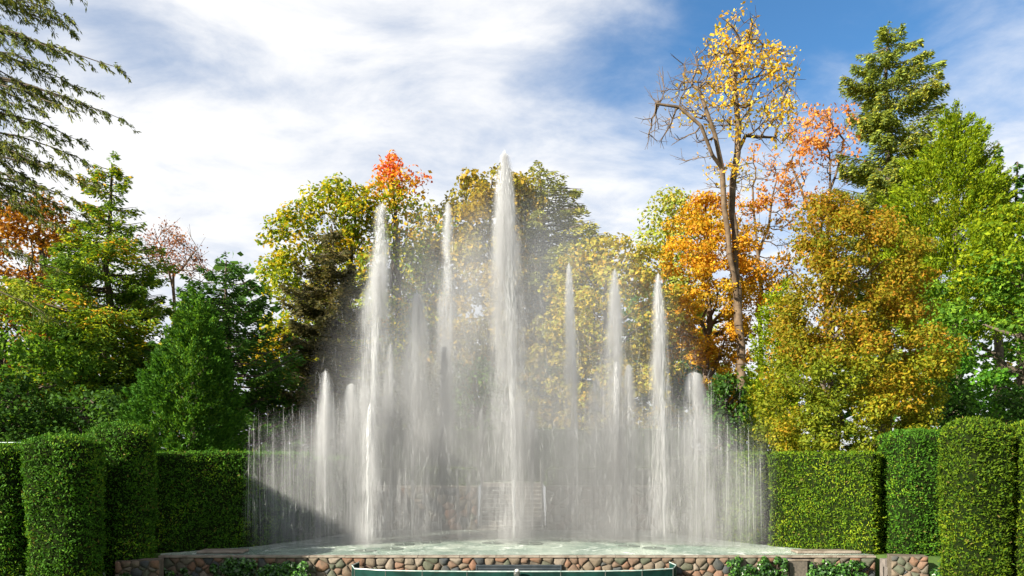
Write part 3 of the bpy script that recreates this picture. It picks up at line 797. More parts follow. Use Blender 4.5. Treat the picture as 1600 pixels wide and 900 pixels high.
def spray_crown(pf, nclump, rc, n, u, v, pals, lump=0.15, inner=0.55, tall=1.6, dep=1.0, shrink=1.0):
    """upright feathery sprays (arborvitae, cypress)"""
    z = pf.zs(nclump); az = np.arange(nclump) * 2.399963 + R.normal(size=nclump) * 0.4
    c, w = pf.at(z); w = w * shrink; rcs = rc * (0.6 + 0.8 * R.random(nclump))
    rr = np.maximum(w * pf.lump(az, z, lump) - rcs * 0.5, 0.02) * (inner + (1 - inner) * R.random(nclump) ** 0.4)
    out = np.stack([np.cos(az), dep * np.sin(az), np.zeros(nclump)], 1)
    cc = np.stack([c, np.full(nclump, pf.D), z], 1) + out * rr[:, None]
    wt_ = rcs ** 2 * np.where(np.sin(az) > 0.3, 0.45, 1.0); ci = R.choice(nclump, n, p=wt_ / wt_.sum())
    t = R.random(n)                                               # along the spray
    ax = unit(out[ci] * 0.75 + A_([0, 0, 0.8]) + R.normal(size=(n, 3)) * 0.12)
    C = cc[ci] + ax * ((t - 0.5) * 2 * rcs[ci] * tall)[:, None] + R.normal(size=(n, 3)) * (rcs[ci] * 0.42 * (1.15 - t))[:, None]
    U = unit(ax + R.normal(size=(n, 3)) * 0.5 + out[ci] * 0.3)
    N = unit(out[ci] * 0.6 + R.normal(size=(n, 3)) * 0.7 + A_([0, 0, 0.2])); V = unit(np.cross(N, U))
    s = 0.65 + 0.7 * R.random((n, 1))
    return C, U * u * s, V * v * s, colours(C, ci, cc, pals, pf.seed), cc, rcs

def tier_crown(pf, nb, n, u, v, pals, droop=0.18, tip=0.12, lump=0.3, dep=1.0, hangv=0.35, wide=0.34, whorl=0.0, zpw=0.8):
    """horizontal boughs carrying flat sprays (spruce, fir)"""
    z = pf.zs(nb, zpw); az = np.arange(nb) * 2.399963 + R.normal(size=nb) * 0.5
    if whorl: z = pf.z[-1] - np.round((pf.z[-1] - z) / whorl) * whorl + R.normal(size=nb) * 0.13
    c, w = pf.at(z); L = np.maximum(w * pf.lump(az, z, lump) * (0.72 + 0.36 * R.random(nb)), 0.12)
    out = np.stack([np.cos(az), dep * np.sin(az), np.zeros(nb)], 1)
    root = np.stack([np.interp(z, [pf.z[0], pf.z[-1]], [pf.c[0] * .3 + pf.c[-1] * .7, pf.c[-1]]), np.full(nb, pf.D), z], 1)
    tipp = np.stack([c, np.full(nb, pf.D), z], 1) + out * L[:, None]
    wl = L ** 1.35 * np.where(np.sin(az) > 0.3, 0.5, 1.0); ci = R.choice(nb, n, p=wl / wl.sum())
    t = 0.12 + 0.88 * R.random(n) ** 0.65
    lat = (R.random(n) - 0.5) * 2 * wide * L[ci] * (1.08 - t) ** 0.8 + R.normal(size=n) * 0.06
    perp = np.stack([-out[ci][:, 1], out[ci][:, 0], np.zeros(n)], 1)
    C = root[ci] + (tipp[ci] - root[ci]) * t[:, None] + perp * lat[:, None]
    C[:, 2] += L[ci] * (-droop * 4 * t * (1 - t) + tip * t ** 3 - 0.02) - np.abs(lat) * 0.25 - R.random(n) * hangv * (0.3 + 0.7 * R.random(n))
    ax = unit(out[ci] * 0.8 + perp * np.sign(lat)[:, None] * 0.7 + A_([0, 0, -0.25]) + R.normal(size=(n, 3)) * 0.35)
    N = unit(A_([0, -0.15, 0.7]) + R.normal(size=(n, 3)) * 0.7); V = unit(np.cross(N, ax))
    s = 0.65 + 0.7 * R.random((n, 1))
    mid = root + (tipp - root) * 0.7
    segs_ = []
    for k in range(nb):
        m_ = root[k] + (tipp[k] - root[k]) * 0.5; m_ = m_ + A_([0, 0, -L[k] * droop])
        r0 = 0.012 + 0.012 * L[k]
        segs_ += [(root[k], m_, r0, r0 * .7), (m_, tipp[k] + A_([0, 0, L[k] * tip]), r0 * .7, 0.006)]
    return C, ax * u * s, V * v * s, colours(C, ci, mid, pals, pf.seed), mid, segs_

def trunk_segs(base, top, r, wob=0.12, n=9):
    pts = curve_pts(base, top, 0, n, wob)
    return poly_segs(pts, r, r * 0.12)

def finish_tree(name, label, cat, base, crown, segs_, mat='leaf', group=None, bark='bark', sides=6):
    e = empty(name, base, label, cat, group)
    b = A_(base)
    link('trunk', tubes_mesh('trunk', [(p - b, q - b, r0, r1) for p, q, r0, r1 in segs_], sides), M[bark], e)
    C, U, V, col = crown[:4]
    link('crown', leaf_mesh('crown', (C - b).astype(np.float32), U, V, col), M[mat], e)
    NTRI[0] += len(C) * 2 + len(segs_) * sides * 2
    return e

def tree(name, label, prof, D, kind, pals, cover=4.0, u=None, v=None, rc=0.8, nclump=None, cat='tree', group=None, baseX=None, bark='bark', mat=None, r=None, **kw):
    pf = Prof(prof, D); ar = pf.area()
    u = u or 0.0027 * D; v = v or u * 0.6
    n = int(cover * ar / (2 * u * v))
    bx = baseX if baseX is not None else (pf.c[0] + pf.c[-1]) / 2
    base = A_([bx, D, hz(bx, D)])
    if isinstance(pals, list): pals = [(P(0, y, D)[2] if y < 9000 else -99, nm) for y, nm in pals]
    r = r or 0.12 + 0.012 * (pf.z[-1])
    top = A_([pf.c[-1], D, pf.z[-1] - 0.4])
    sg = trunk_segs(base, top, r)
    if kind == 'puff':
        nclump = nclump or max(12, int(2.6 * ar / (rc * rc * 1.6)))
        cr = puff_crown(pf, nclump, rc, n, u, v, pals, **kw)
        cc = cr[4]
        for k in R.choice(len(cc), min(len(cc), 34), replace=False):
            t = min(0.93, max(0.18, (cc[k][2] - base[2]) / (top[2] - base[2]) - 0.22 * R.random() - 0.05)); st_ = base + (top - base) * t
            sg += poly_segs(curve_pts(st_, st_ + (cc[k] - st_) * 0.8, 0.25, 4, 0.12), r * (1 - t) * 0.5 + 0.03, 0.012)
        mt = mat or 'leaf'
    elif kind == 'spray':
        nclump = nclump or max(30, int(2.2 * ar / (rc * rc * 1.2)))
        cr = spray_crown(pf, nclump, rc, n, u, v, pals, **kw); mt = mat or 'needle'
        cc = cr[4]
        for k in R.choice(len(cc), 6, replace=False):
            t = min(0.93, max(0.1, (cc[k][2] - base[2]) / (top[2] - base[2]) - 0.08)); st_ = base + (top - base) * t
            sg += poly_segs(curve_pts(st_, cc[k], 0.1, 3, 0.05), 0.05, 0.012)
    else:
        nb = nclump or max(30, int(ar * 0.9))
        cr = tier_crown(pf, nb, n, u, v, pals, **kw); mt = mat or 'needle'; sg += cr[5]
    return finish_tree(name, label, cat, base, cr, sg, mt, group, bark)

# --- space colonisation for the half bare trees
def colonise(attr, start, step=0.45, infl=5.0, kill=0.7, iters=120):
    nodes = [A_(p, float) for p in start[0]]; par = list(start[1])
    attr = attr.copy()
    near_i = np.zeros(len(attr), int); near_d = np.full(len(attr), 1e9)
    for k, p in enumerate(nodes):
        d = np.linalg.norm(attr - p, axis=1); m = d < near_d; near_d[m] = d[m]; near_i[m] = k
    for it in range(iters):
        if not len(attr): break
        act = near_d < infl
        if not act.any(): infl *= 1.6; continue
        acc = {}
        dv = unit(attr[act] - np.array([nodes[i] for i in near_i[act]]))
        for i, v in zip(near_i[act], dv): acc.setdefault(i, []).append(v)
        new = []
        for i, vs in acc.items():
            v = np.mean(vs, axis=0) + R.normal(size=3) * 0.12; v = v / max(np.linalg.norm(v), 1e-6)
            p = nodes[i] + v * step
            new.append((p, i))
        for p, i in new:
            k = len(nodes); nodes.append(p); par.append(i)
            d = np.linalg.norm(attr - p, axis=1); m = d < near_d; near_d[m] = d[m]; near_i[m] = k
        keep = near_d > kill
        attr = attr[keep]; near_i = near_i[keep]; near_d = near_d[keep]
    return np.array(nodes), np.array(par)

def skeleton_segs(nodes, par, rtip=0.012, pw=0.47, rmax=0.4):
    n = len(nodes); cnt = np.zeros(n)
    kids = np.bincount(par[par >= 0], minlength=n)
    for i in range(n - 1, -1, -1):
        if kids[i] == 0: cnt[i] += 1
        if par[i] >= 0: cnt[par[i]] += cnt[i]
    r = np.minimum(rmax, rtip * cnt ** pw)
    return [(nodes[par[i]], nodes[i], max(r[i], min(r[par[i]], r[i] * 1.3)), r[i]) for i in range(n) if par[i] >= 0], cnt, r

def bare_tree(name, label, D, trunks, regions, leaf_regions, u, v, pal, bark='bark_pale', cat='tree', step=0.45, kill=0.8, rtip=0.014, pw=0.47, rmax=0.4, twig=0.6, group=None):
    """trunks: list of polylines in photo points with a depth offset; regions: (px,py,rx,ry,depth radius m,count) ellipsoids of branch ends;
    leaf_regions: (px,py,radius px,leaves per twig)"""
    base = P(*trunks[0][0][:2], D); base[1] = D + trunks[0][0][2]; base[2] = hz(base[0], D)
    nodes, par = [], []
    for tr in trunks:
        prev = -1
        pts = []
        for (x, y, dy) in tr: q = P(x, y, D); q[1] += dy; pts.append(q)
        if tr is trunks[0]: pts[0] = base.copy()
        fine = [pts[0]]
        for a, b in zip(pts, pts[1:]):
            m = max(1, int(np.linalg.norm(b - a) / 0.9))
            for k in range(1, m + 1): fine.append(a + (b - a) * k / m + (R.normal(size=3) * 0.035))
        for q in fine:
            if prev == -1 and nodes:
                dd = [np.linalg.norm(q - n_) for n_ in nodes]; prev = int(np.argmin(dd)); continue
            nodes.append(q); par.append(prev); prev = len(nodes) - 1
    at = []
    for (x, y, rx, ry, rd, cnt_) in regions:
        q = rdirs(cnt_) * (R.random((cnt_, 1)) ** 0.4); c = P(x, y, D)
        at.append(c + q * A_([rx * D / F, rd, ry * D / F]))
    at = np.concatenate(at)
    N_, pr = colonise(at, (nodes, par), step, 6.0, kill)
    sg, cnt, r = skeleton_segs(N_, pr, rtip, pw, rmax)
    # fine twigs at the ends
    tips = np.where((cnt <= 3))[0]
    tips = tips[tips > len(nodes)]
    tw_end = []
    for i in tips:
        d = unit(N_[i] - N_[pr[i]])
        for k in range(2):
            e_ = N_[i] + unit(d + R.normal(size=3) * 0.7 + A_([0, 0, 0.15])) * twig * (0.5 + 0.8 * R.random())
            sg.append((N_[i], e_, rtip * 0.7, rtip * 0.35)); tw_end.append((N_[i], e_))
    T0 = np.array([t_[0] for t_ in tw_end]); T1 = np.array([t_[1] for t_ in tw_end])
    sx_ = 800 + T1[:, 0] * F / D; sy_ = HOR - (T1[:, 2] - EYE) * F / D
    per = np.zeros(len(T0))
    for (x, y, rad, q) in leaf_regions:
        w = np.clip(1.25 - np.hypot(sx_ - x, sy_ - y) / rad, 0, 1) * q
        per = np.maximum(per, w)
    clump = field_at(T0, 3.3, 0.55)
    num = R.poisson(per * np.clip(clump * 3.2 - 0.95, 0, 2))
    ci = np.repeat(np.arange(len(T0)), num); n = len(ci)
    t = R.random((n, 1)) * 1.1
    C = T0[ci] + (T1[ci] - T0[ci]) * t + R.normal(size=(n, 3)) * 0.16
    Nn = unit(R.normal(size=(n, 3)) + A_([0, 0, .5])); A, B = frames(Nn); th = R.random((n, 1)) * 6.28
    U = A * np.cos(th) + B * np.sin(th) + A_([0, 0, -.3]); U = unit(U); V = unit(np.cross(Nn, U)); s = 0.65 + 0.7 * R.random((n, 1))
    col = colours(C, ci, T0, pal if isinstance(pal, str) else [(P(0, y, D)[2] if y < 9000 else -99, nm) for y, nm in pal], 9.1)
    return finish_tree(name, label, cat, base, (C, U * u * s, V * v * s, col), sg, 'leaf', group, bark, 5)

# ---- left side
tree('cypress_tree', 'green cypress at the left with yellow and orange tufts and a crooked leaning top', [(243, 160, 190), (262, 144, 204), (285, 134, 214), (320, 132, 214), (350, 122, 218), (385, 100, 240), (430, 62, 262), (500, 36, 272), (580, 18, 268), (650, 5, 250), (715, 10, 230)],
     37, 'tier', 'hinoki', cover=7.5, u=0.105, v=0.038, nclump=300, lump=0.28, droop=0.0, tip=0.14, hangv=0.4, wide=0.5, whorl=0.8, zpw=0.45, baseX=-19.0)
tree('autumn_tree', 'orange and brown autumn tree behind the cypress at the left edge', [(308, 55, 85), (335, 10, 118), (380, -40, 135), (440, -80, 150), (520, -90, 150), (640, -90, 130)], 46, 'puff', 'orange', cover=4.5, rc=0.9)
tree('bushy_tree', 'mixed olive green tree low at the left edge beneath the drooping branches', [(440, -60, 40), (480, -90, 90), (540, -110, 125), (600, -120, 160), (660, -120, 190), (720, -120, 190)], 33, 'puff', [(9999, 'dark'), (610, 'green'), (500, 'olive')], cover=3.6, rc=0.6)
tree('dark_fir', 'dark green fir between the cone-shaped tree and the brown spruce', [(395, 345, 362), (420, 320, 392), (455, 292, 420), (500, 275, 440), (560, 262, 455), (640, 250, 462), (720, 250, 455)], 36, 'tier', 'dark', cover=5.4, u=0.11, v=0.04, nclump=210, lump=0.5, droop=0.02, tip=0.18, hangv=0.25)
tree('cone_tree', 'cone-shaped green arborvitae standing behind the left hedge wing', [(462, 300, 312), (485, 283, 332), (520, 262, 350), (565, 232, 362), (610, 207, 376), (660, 194, 386), (720, 190, 388), (750, 196, 384)], 28.5, 'spray', 'cone', cover=8.5, u=0.065, v=0.023, rc=0.30, lump=0.14, tall=1.25, shrink=0.9)
tree('brown_spruce', 'dull brownish spruce left of the fountain, darker than the trees around it', [(338, 512, 524), (370, 490, 548), (420, 462, 572), (480, 450, 592), (540, 442, 602), (620, 440, 606), (700, 445, 600)], 40, 'tier', 'brown', cover=8, u=0.12, v=0.036, nclump=240, whorl=0.9, lump=0.35, droop=0.1, tip=0.05, hangv=0.4)
tree('maple_tree', 'yellow-green maple crown behind the brown spruce', [(284, 535, 572), (300, 500, 582), (316, 450, 590), (345, 432, 600), (370, 445, 610), (400, 424, 605), (460, 416, 600), (540, 412, 600), (640, 420, 600)], 47, 'puff', 'maple', cover=4.6, rc=0.85, lump=0.5, inner=0.5)
tree('maple_tree', 'sparse maple with a red-orange top rising beside the left tall jet', [(238, 606, 622), (256, 586, 642), (280, 566, 652), (305, 556, 668), (335, 560, 668), (365, 575, 690), (420, 600, 700), (520, 590, 700), (650, 590, 700)], 48, 'puff',
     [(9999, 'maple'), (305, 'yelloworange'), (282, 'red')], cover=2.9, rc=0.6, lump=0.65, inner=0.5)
tree('golden_maple', 'small olive gold tree between the left tall jets', [(320, 655, 690), (360, 640, 700), (430, 610, 705), (500, 580, 700), (650, 570, 700)], 52, 'puff', 'goldgreen', cover=3, rc=0.9)
# ---- centre
tree('beech_tree', 'rounded golden beech behind the tallest jet, on its left', [(268, 738, 800), (290, 705, 830), (330, 685, 845), (400, 676, 850), (480, 668, 850), (560, 660, 850), (680, 660, 850)], 49, 'puff', 'beech', cover=6, rc=0.8, lump=0.2, hang=0.4)
tree('tall_hemlock', 'tall grey-green feathery tree behind the tallest jet, on its right', [(260, 815, 872), (280, 795, 898), (305, 785, 918), (335, 780, 938), (352, 780, 962), (385, 782, 978), (450, 790, 990), (540, 800, 990), (680, 800, 990)], 51, 'tier', 'greygreen', cover=5.5, u=0.15, v=0.05, nclump=330, lump=0.45, droop=0.06, tip=-0.1, hangv=0.5, wide=0.42)
tree('pale_tree', 'pale yellow-green tree in the mist between the middle and right jets', [(372, 918, 975), (395, 890, 1005), (425, 878, 1030), (450, 835, 1040), (500, 824, 1050), (560, 818, 1052), (620, 815, 1052), (690, 830, 1045)], 40, 'puff', 'pale', cover=4.2, rc=0.62, lump=0.35, flat=0.55, inner=0.5)
tree('background_tree', 'pale green tree far behind, left of the tall yellow-leaved tree', [(296, 1035, 1060), (312, 1012, 1085), (345, 995, 1100), (400, 990, 1112), (480, 1000, 1115), (620, 1000, 1115)], 56, 'puff', 'palegreen', cover=3, rc=0.9, lump=0.35)
# ---- right side
tree('orange_tree', 'broad golden orange tree at the foot of the tall twin-trunked tree', [(302, 1085, 1118), (330, 1062, 1150), (370, 1045, 1180), (415, 1034, 1195), (470, 1036, 1200), (520, 1042, 1190), (570, 1052, 1165), (610, 1070, 1150), (660, 1085, 1140)], 43, 'puff', 'yelloworange', cover=4.5, u=0.085, v=0.05, rc=0.62, lump=0.4, flat=0.5, inner=0.3, bark='bark_pale')
bare_tree('tall_tree', 'tall twin-trunked tree with yellow leaves at the top and bare branches at left', 40.5,
          [[(1162, 640, 0), (1158, 540, 0), (1150, 420, 0), (1145, 330, 0), (1146, 280, 0), (1155, 235, 0.2), (1157, 190, 0.3), (1150, 130, 0.2), (1148, 80, 0)],
           [(1153, 470, 0.0), (1138, 400, -0.3), (1131, 330, -0.4), (1124, 270, -0.5), (1114, 220, -0.7), (1100, 190, -0.8), (1085, 150, -0.8)],
           [(1155, 240, 0.2), (1170, 205, 0.6), (1195, 205, 0.8), (1222, 205, 0.9)],
           [(1126, 280, -0.5), (1105, 255, -1.0), (1085, 215, -1.2), (1055, 185, -1.2), (1020, 178, -1.2)]],
          [(1150, 70, 50, 36, 2.0, 300), (1190, 130, 52, 60, 2.4, 330), (1110, 120, 48, 55, 2.4, 320), (1060, 150, 48, 55, 2.2, 330), (1028, 195, 30, 38, 1.6, 150), (1210, 190, 40, 40, 2.0, 200), (1140, 180, 60, 45, 2.0, 220), (1075, 225, 35, 38, 1.2, 60), (1135, 280, 40, 40, 1.5, 60), (1225, 130, 25, 50, 1.5, 90), (1150, 45, 30, 18, 1.2, 60)],
          [(1150, 60, 58, 13), (1205, 105, 52, 10), (1120, 95, 48, 7), (1165, 195, 60, 9), (1215, 190, 40, 9), (1130, 270, 40, 9), (1160, 300, 40, 8), (1100, 150, 50, 3), (1110, 235, 40, 4)], 0.10, 0.06, 'yellow', rtip=0.021, pw=0.47, rmax=0.40, step=0.42, kill=0.62)
bare_tree('autumn_tree', 'half bare salmon-leaved tree just right of the tall twin trunks', 47,
          [[(1190, 640, 0), (1188, 480, 0), (1185, 400, 0), (1178, 330, 0), (1175, 290, 0)], [(1186, 400, 0), (1205, 350, .5), (1215, 300, .8), (1222, 270, .8)]],
          [(1185, 270, 50, 38, 2, 260), (1215, 300, 40, 45, 2, 220), (1170, 340, 40, 45, 2, 160), (1225, 360, 30, 50, 1.5, 160), (1200, 440, 50, 50, 2, 160)],
          [(1185, 265, 60, 16), (1180, 320, 60, 9), (1220, 300, 40, 7), (1200, 450, 70, 12), (1215, 380, 50, 4)], 0.11, 0.065, [(9999, 'yelloworange'), (330, 'salmon')], rtip=0.019, rmax=0.25)
bare_tree('autumn_tree', 'thin pinkish autumn tree behind the tall conifer, its branches showing sky', 52,
          [[(1288, 640, 0), (1290, 420, 0), (1295, 320, 0), (1298, 250, 0)], [(1290, 400, 0), (1272, 340, .3), (1255, 290, .5), (1240, 250, .5)], [(1296, 300, 0), (1315, 255, .3), (1322, 215, .4)]],
          [(1285, 205, 60, 42, 2.5, 330), (1245, 260, 35, 45, 2, 190), (1310, 260, 35, 50, 2, 180), (1265, 330, 40, 50, 2, 160)],
          [(1280, 190, 65, 13), (1240, 235, 45, 10), (1312, 220, 50, 9), (1265, 320, 45, 4)], 0.12, 0.07, 'salmon', rtip=0.020, rmax=0.25)
tree('tall_spruce', 'tallest conifer, a shaggy olive spruce with tiered boughs at the right', [(36, 1382, 1394), (60, 1350, 1432), (90, 1330, 1460), (130, 1318, 1470), (165, 1312, 1478), (185, 1335, 1490), (225, 1330, 1478), (260, 1315, 1475), (300, 1305, 1478), (340, 1300, 1470), (420, 1300, 1460), (620, 1300, 1460)], 51, 'tier', 'spruce',
     cover=7.5, u=0.14, v=0.045, nclump=250, lump=0.2, droop=0.03, tip=0.12, hangv=0.6, wide=0.42, whorl=1.35)
tree('bright_conifer', 'bright lime green pyramidal conifer right of the tall spruce', [(176, 1486, 1498), (200, 1462, 1520), (235, 1432, 1545), (275, 1398, 1560), (315, 1378, 1568), (360, 1372, 1572), (420, 1372, 1585), (520, 1400, 1600)], 43, 'spray', 'bright', cover=7, u=0.085, v=0.032, rc=0.5, lump=0.16, tall=1.35, inner=0.25, nclump=560, shrink=0.95)
tree('thin_conifer', 'thin dark conifer showing behind the right shoulder of the lime green one', [(214, 1556, 1564), (240, 1545, 1570), (290, 1540, 1576), (350, 1535, 1580), (500, 1535, 1580)], 54, 'tier', 'dark', cover=5, u=0.2, v=0.07, lump=0.4, nclump=70)
tree('thin_conifer', 'thin dark conifer at the very right edge of the picture', [(244, 1586, 1594), (270, 1577, 1602), (310, 1570, 1608), (370, 1568, 1612), (500, 1568, 1612)], 54, 'tier', 'dark', cover=5, u=0.2, v=0.07, lump=0.4, nclump=70)
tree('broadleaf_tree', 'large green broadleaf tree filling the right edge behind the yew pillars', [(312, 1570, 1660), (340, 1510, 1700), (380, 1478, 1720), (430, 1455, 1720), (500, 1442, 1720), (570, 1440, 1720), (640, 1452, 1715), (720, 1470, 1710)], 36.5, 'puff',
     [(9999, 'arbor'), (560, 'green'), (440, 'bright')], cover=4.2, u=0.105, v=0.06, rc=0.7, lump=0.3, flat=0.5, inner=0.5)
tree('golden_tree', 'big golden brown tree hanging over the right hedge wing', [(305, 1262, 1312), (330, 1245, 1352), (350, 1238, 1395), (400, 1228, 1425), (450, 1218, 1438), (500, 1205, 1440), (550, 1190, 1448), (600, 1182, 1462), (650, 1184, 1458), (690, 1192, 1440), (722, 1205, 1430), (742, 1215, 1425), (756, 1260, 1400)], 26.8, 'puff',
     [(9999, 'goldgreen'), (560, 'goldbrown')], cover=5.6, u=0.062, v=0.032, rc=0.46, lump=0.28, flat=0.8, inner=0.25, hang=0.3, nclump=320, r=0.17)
tree('green_shrub', 'bright green upright shrub between twin-trunked and golden trees', [(452, 1212, 1224), (490, 1195, 1238), (540, 1180, 1245), (600, 1172, 1245), (660, 1168, 1245), (730, 1170, 1245)], 33.5, 'spray', 'bright', cover=5.5, u=0.08, v=0.03, rc=0.34, lump=0.25, cat='shrub')

# purple-brown bare crown at the left
bare_tree('autumn_tree', 'bare reddish-brown twiggy tree behind the cypress and dark fir', 50, [[(272, 640, 0), (272, 500, 0), (272, 430, 0)], [(272, 450, 0), (250, 400, .3)], [(272, 440, 0), (295, 400, .3)]],
          [(270, 395, 45, 45, 2, 420), (240, 405, 25, 40, 1.5, 160), (305, 415, 22, 35, 1.5, 160)], [(270, 400, 80, 22)], 0.08, 0.04, 'redbrown', rtip=0.02, rmax=0.16, twig=0.9, bark='bark_pale')

# understorey behind the stage
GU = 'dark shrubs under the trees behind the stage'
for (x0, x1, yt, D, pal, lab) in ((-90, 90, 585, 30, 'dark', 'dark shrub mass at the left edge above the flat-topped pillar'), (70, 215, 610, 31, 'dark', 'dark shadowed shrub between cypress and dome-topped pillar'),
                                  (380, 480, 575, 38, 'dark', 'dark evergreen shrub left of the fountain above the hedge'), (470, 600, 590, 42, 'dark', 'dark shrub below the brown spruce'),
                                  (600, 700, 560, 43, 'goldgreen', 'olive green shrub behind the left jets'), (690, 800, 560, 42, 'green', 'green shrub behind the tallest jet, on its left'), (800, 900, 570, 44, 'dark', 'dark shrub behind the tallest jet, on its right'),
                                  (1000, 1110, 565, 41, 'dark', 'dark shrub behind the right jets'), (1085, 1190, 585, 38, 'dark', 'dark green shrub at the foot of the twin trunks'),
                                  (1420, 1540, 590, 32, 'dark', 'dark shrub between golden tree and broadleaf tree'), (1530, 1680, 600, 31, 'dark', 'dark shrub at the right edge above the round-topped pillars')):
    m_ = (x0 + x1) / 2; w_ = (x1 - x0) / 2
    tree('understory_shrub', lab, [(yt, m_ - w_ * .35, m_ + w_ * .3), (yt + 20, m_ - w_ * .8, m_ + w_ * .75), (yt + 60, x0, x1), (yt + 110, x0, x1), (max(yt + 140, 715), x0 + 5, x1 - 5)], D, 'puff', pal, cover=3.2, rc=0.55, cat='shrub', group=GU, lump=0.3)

# far wood closing the gaps
def far_wood():
    n = 17000
    x = R.uniform(-75, 75, n); y = 62 + R.random(n) * 8
    top = 13 + 3.0 * np.sin(x * 0.21) + 2 * np.sin(x * 0.53 + 1) + 1.2 * np.sin(x * 1.37)
    z = 1 + (top - 1) * R.random(n) ** 0.8
    C = np.stack([x, y, z], 1); N = rdirs(n); A, B = frames(N)
    s = 0.42 * (0.6 + 0.8 * R.random((n, 1)))
    f = 0.5 + 0.5 * np.sin(x * 0.35 + 2 * np.sin(x * 0.11))
    col = np.where(f[:, None] > 0.6, PAL['goldgreen'][R.integers(0, 5, n)], PAL['dark'][R.integers(0, 4, n)]) * (0.7 + 0.6 * R.random((n, 1)))
    o = link('distant_wood', leaf_mesh('distant_wood', C, A * s, B * s * .7, col), M['leaf']); tag(o, 'far-off mixed wood closing the view behind the garden trees', 'wood', kind='stuff')
    NTRI[0] += 2 * n
far_wood()

# ---- drooping conifer whose trunk stands left of the frame
def overhang():
    D = 27.5; bx = -22.5
    base = A_([bx, D, hz(bx, D)])
    sg = poly_segs(curve_pts(base, A_([bx + 0.3, D, 29.0]), 0, 10, 0.06), 0.42, 0.06)
    Cs, Us, Vs, cols, cens = [], [], [], [], []
    ends = [(182, 100, 0), (186, 180, .5), (128, 245, 0), (112, 45, 1), (100, 20, -1), (110, -20, 0), (150, -40, .8), (100, 78, -.6), (140, 140, 1.2), (105, 165, -1), (120, 215, .8), (145, 285, 0.4), (110, 305, -.5), (95, 262, 1.3), (80, 120, 1.4),
            (70, 200, -1.4), (60, 330, .2), (85, 345, -.8), (60, 20, 1.6), (95, -80, -.4), (50, 280, 1), (30, 160, -1.6), (20, 60, -1.2), (110, 425, 0.8), (60, 480, -0.5), (40, 395, 0), (125, 330, 0.9), (30, 240, 0.6)]
    ends = ends + [(x * R.uniform(.45, .95) - 8, y + R.uniform(-26, 26), dy + R.uniform(-1.2, 1.2)) for x, y, dy in ends[:20]]
    boughs = [(P(x, y, D + dy), False) for x, y, dy in ends]
    for k in range(7):                                           # the sides of the tree the frame cuts off
        a = R.uniform(0.6 * math.pi, 1.7 * math.pi); z = R.uniform(9, 27); L = 6.5 * (1 - (z - 9) / 32)
        boughs.append((A_([bx + L * math.cos(a), D + L * math.sin(a), z - 0.5]), False))
    for e_, _ in boughs:
        L = np.linalg.norm((e_ - base)[:2]); z0 = e_[2] + 0.6 + 0.07 * L + R.uniform(-.2, .5)
        p0 = A_([bx + 0.15, D, z0]); pts = []
        n = 14
        for i in range(n + 1):
            t = i / n
            p = p0 + (e_ - p0) * t; p = p + A_([0, 0, 1]) * (0.45 * math.sin(math.pi * t) - 0.10 * L * 0.12 * t ** 3) + R.normal(size=3) * (0.03 if 0 < i < n else 0); pts.append(p)
        sg += poly_segs(pts, 0.05 + 0.004 * L, 0.010)
        low = e_[2] < 10.5
        for i in range(4, n + 1):
            t = i / n
            for s_ in (-1, 1, -1, 1):
                if R.random() < (0.22 if not low else 0.5): continue
                dirm = unit(pts[i] - pts[i - 1]); side = unit(np.cross(dirm, A_([0, 0, 1]))) * s_
                ln = R.uniform(0.5, 1.7) * (1.12 - 0.7 * t)
                q = pts[i]; prev = q
                dd = unit(dirm * R.uniform(.5, 1.1) + side * R.uniform(.1, 1.0) + A_([0, 0, R.uniform(-.45, .25)]))
                for j in range(4):
                    nx_ = prev + dd * ln / 4; sg.append((prev, nx_, 0.011 - 0.002 * j, 0.009 - 0.002 * j)); 
                    m = int(R.integers(3, 9) * (0.75 if low else 1.0)); tt = R.random((m, 1))
                    c = prev + (nx_ - prev) * tt + R.normal(size=(m, 3)) * 0.035
                    ax = unit(dd + R.normal(size=(m, 3)) * 0.55 + A_([0, 0, -.35])); N = unit(R.normal(size=(m, 3)) + A_([0, 0, .6])); v_ = unit(np.cross(N, ax))
                    sz = 0.6 + 0.8 * R.random((m, 1))
                    Cs.append(c + ax * 0.06); Us.append(ax * 0.085 * sz); Vs.append(v_ * 0.020 * sz); cens.append(c)
                    prev = nx_; dd = unit(dd + A_([0, 0, -0.18]) + R.normal(size=3) * .12)
    C = np.concatenate(Cs); U = np.concatenate(Us); V = np.concatenate(Vs)
    f = 0.5 + 0.5 * np.sin(C[:, 0] * 1.7 + C[:, 2] * 2.3)
    col = pick(PAL['hemlock'], len(C), f)
    finish_tree('drooping_conifer', 'thin drooping conifer branches reaching in from the upper left edge', 'tree', base, (C, U, V, col), sg, 'needle', None, 'bark', 5)
overhang()

# ------------------------------------------------------------------ the fountain
def strand_mesh(name, C, A, W):
    """slender spindles of water: centre, half axis, radius"""
    n = len(C); a, b = frames(unit(A))
    X = np.empty((n, 5, 3), dtype=np.float32)
    X[:, 0] = C - A; X[:, 4] = C + A
    for k in range(3):
        t = k * 2.0944
        X[:, 1 + k] = C + (a * math.cos(t) + b * math.sin(t)) * W[:, None]
    f = np.array([[0, 2, 1], [0, 3, 2], [0, 1, 3], [4, 1, 2], [4, 2, 3], [4, 3, 1]])
    idx = (f[None] + (np.arange(n) * 5)[:, None, None]).reshape(-1)
    NTRI[0] += 6 * n
    return mesh_np(name, X.reshape(-1, 3), idx, 3)

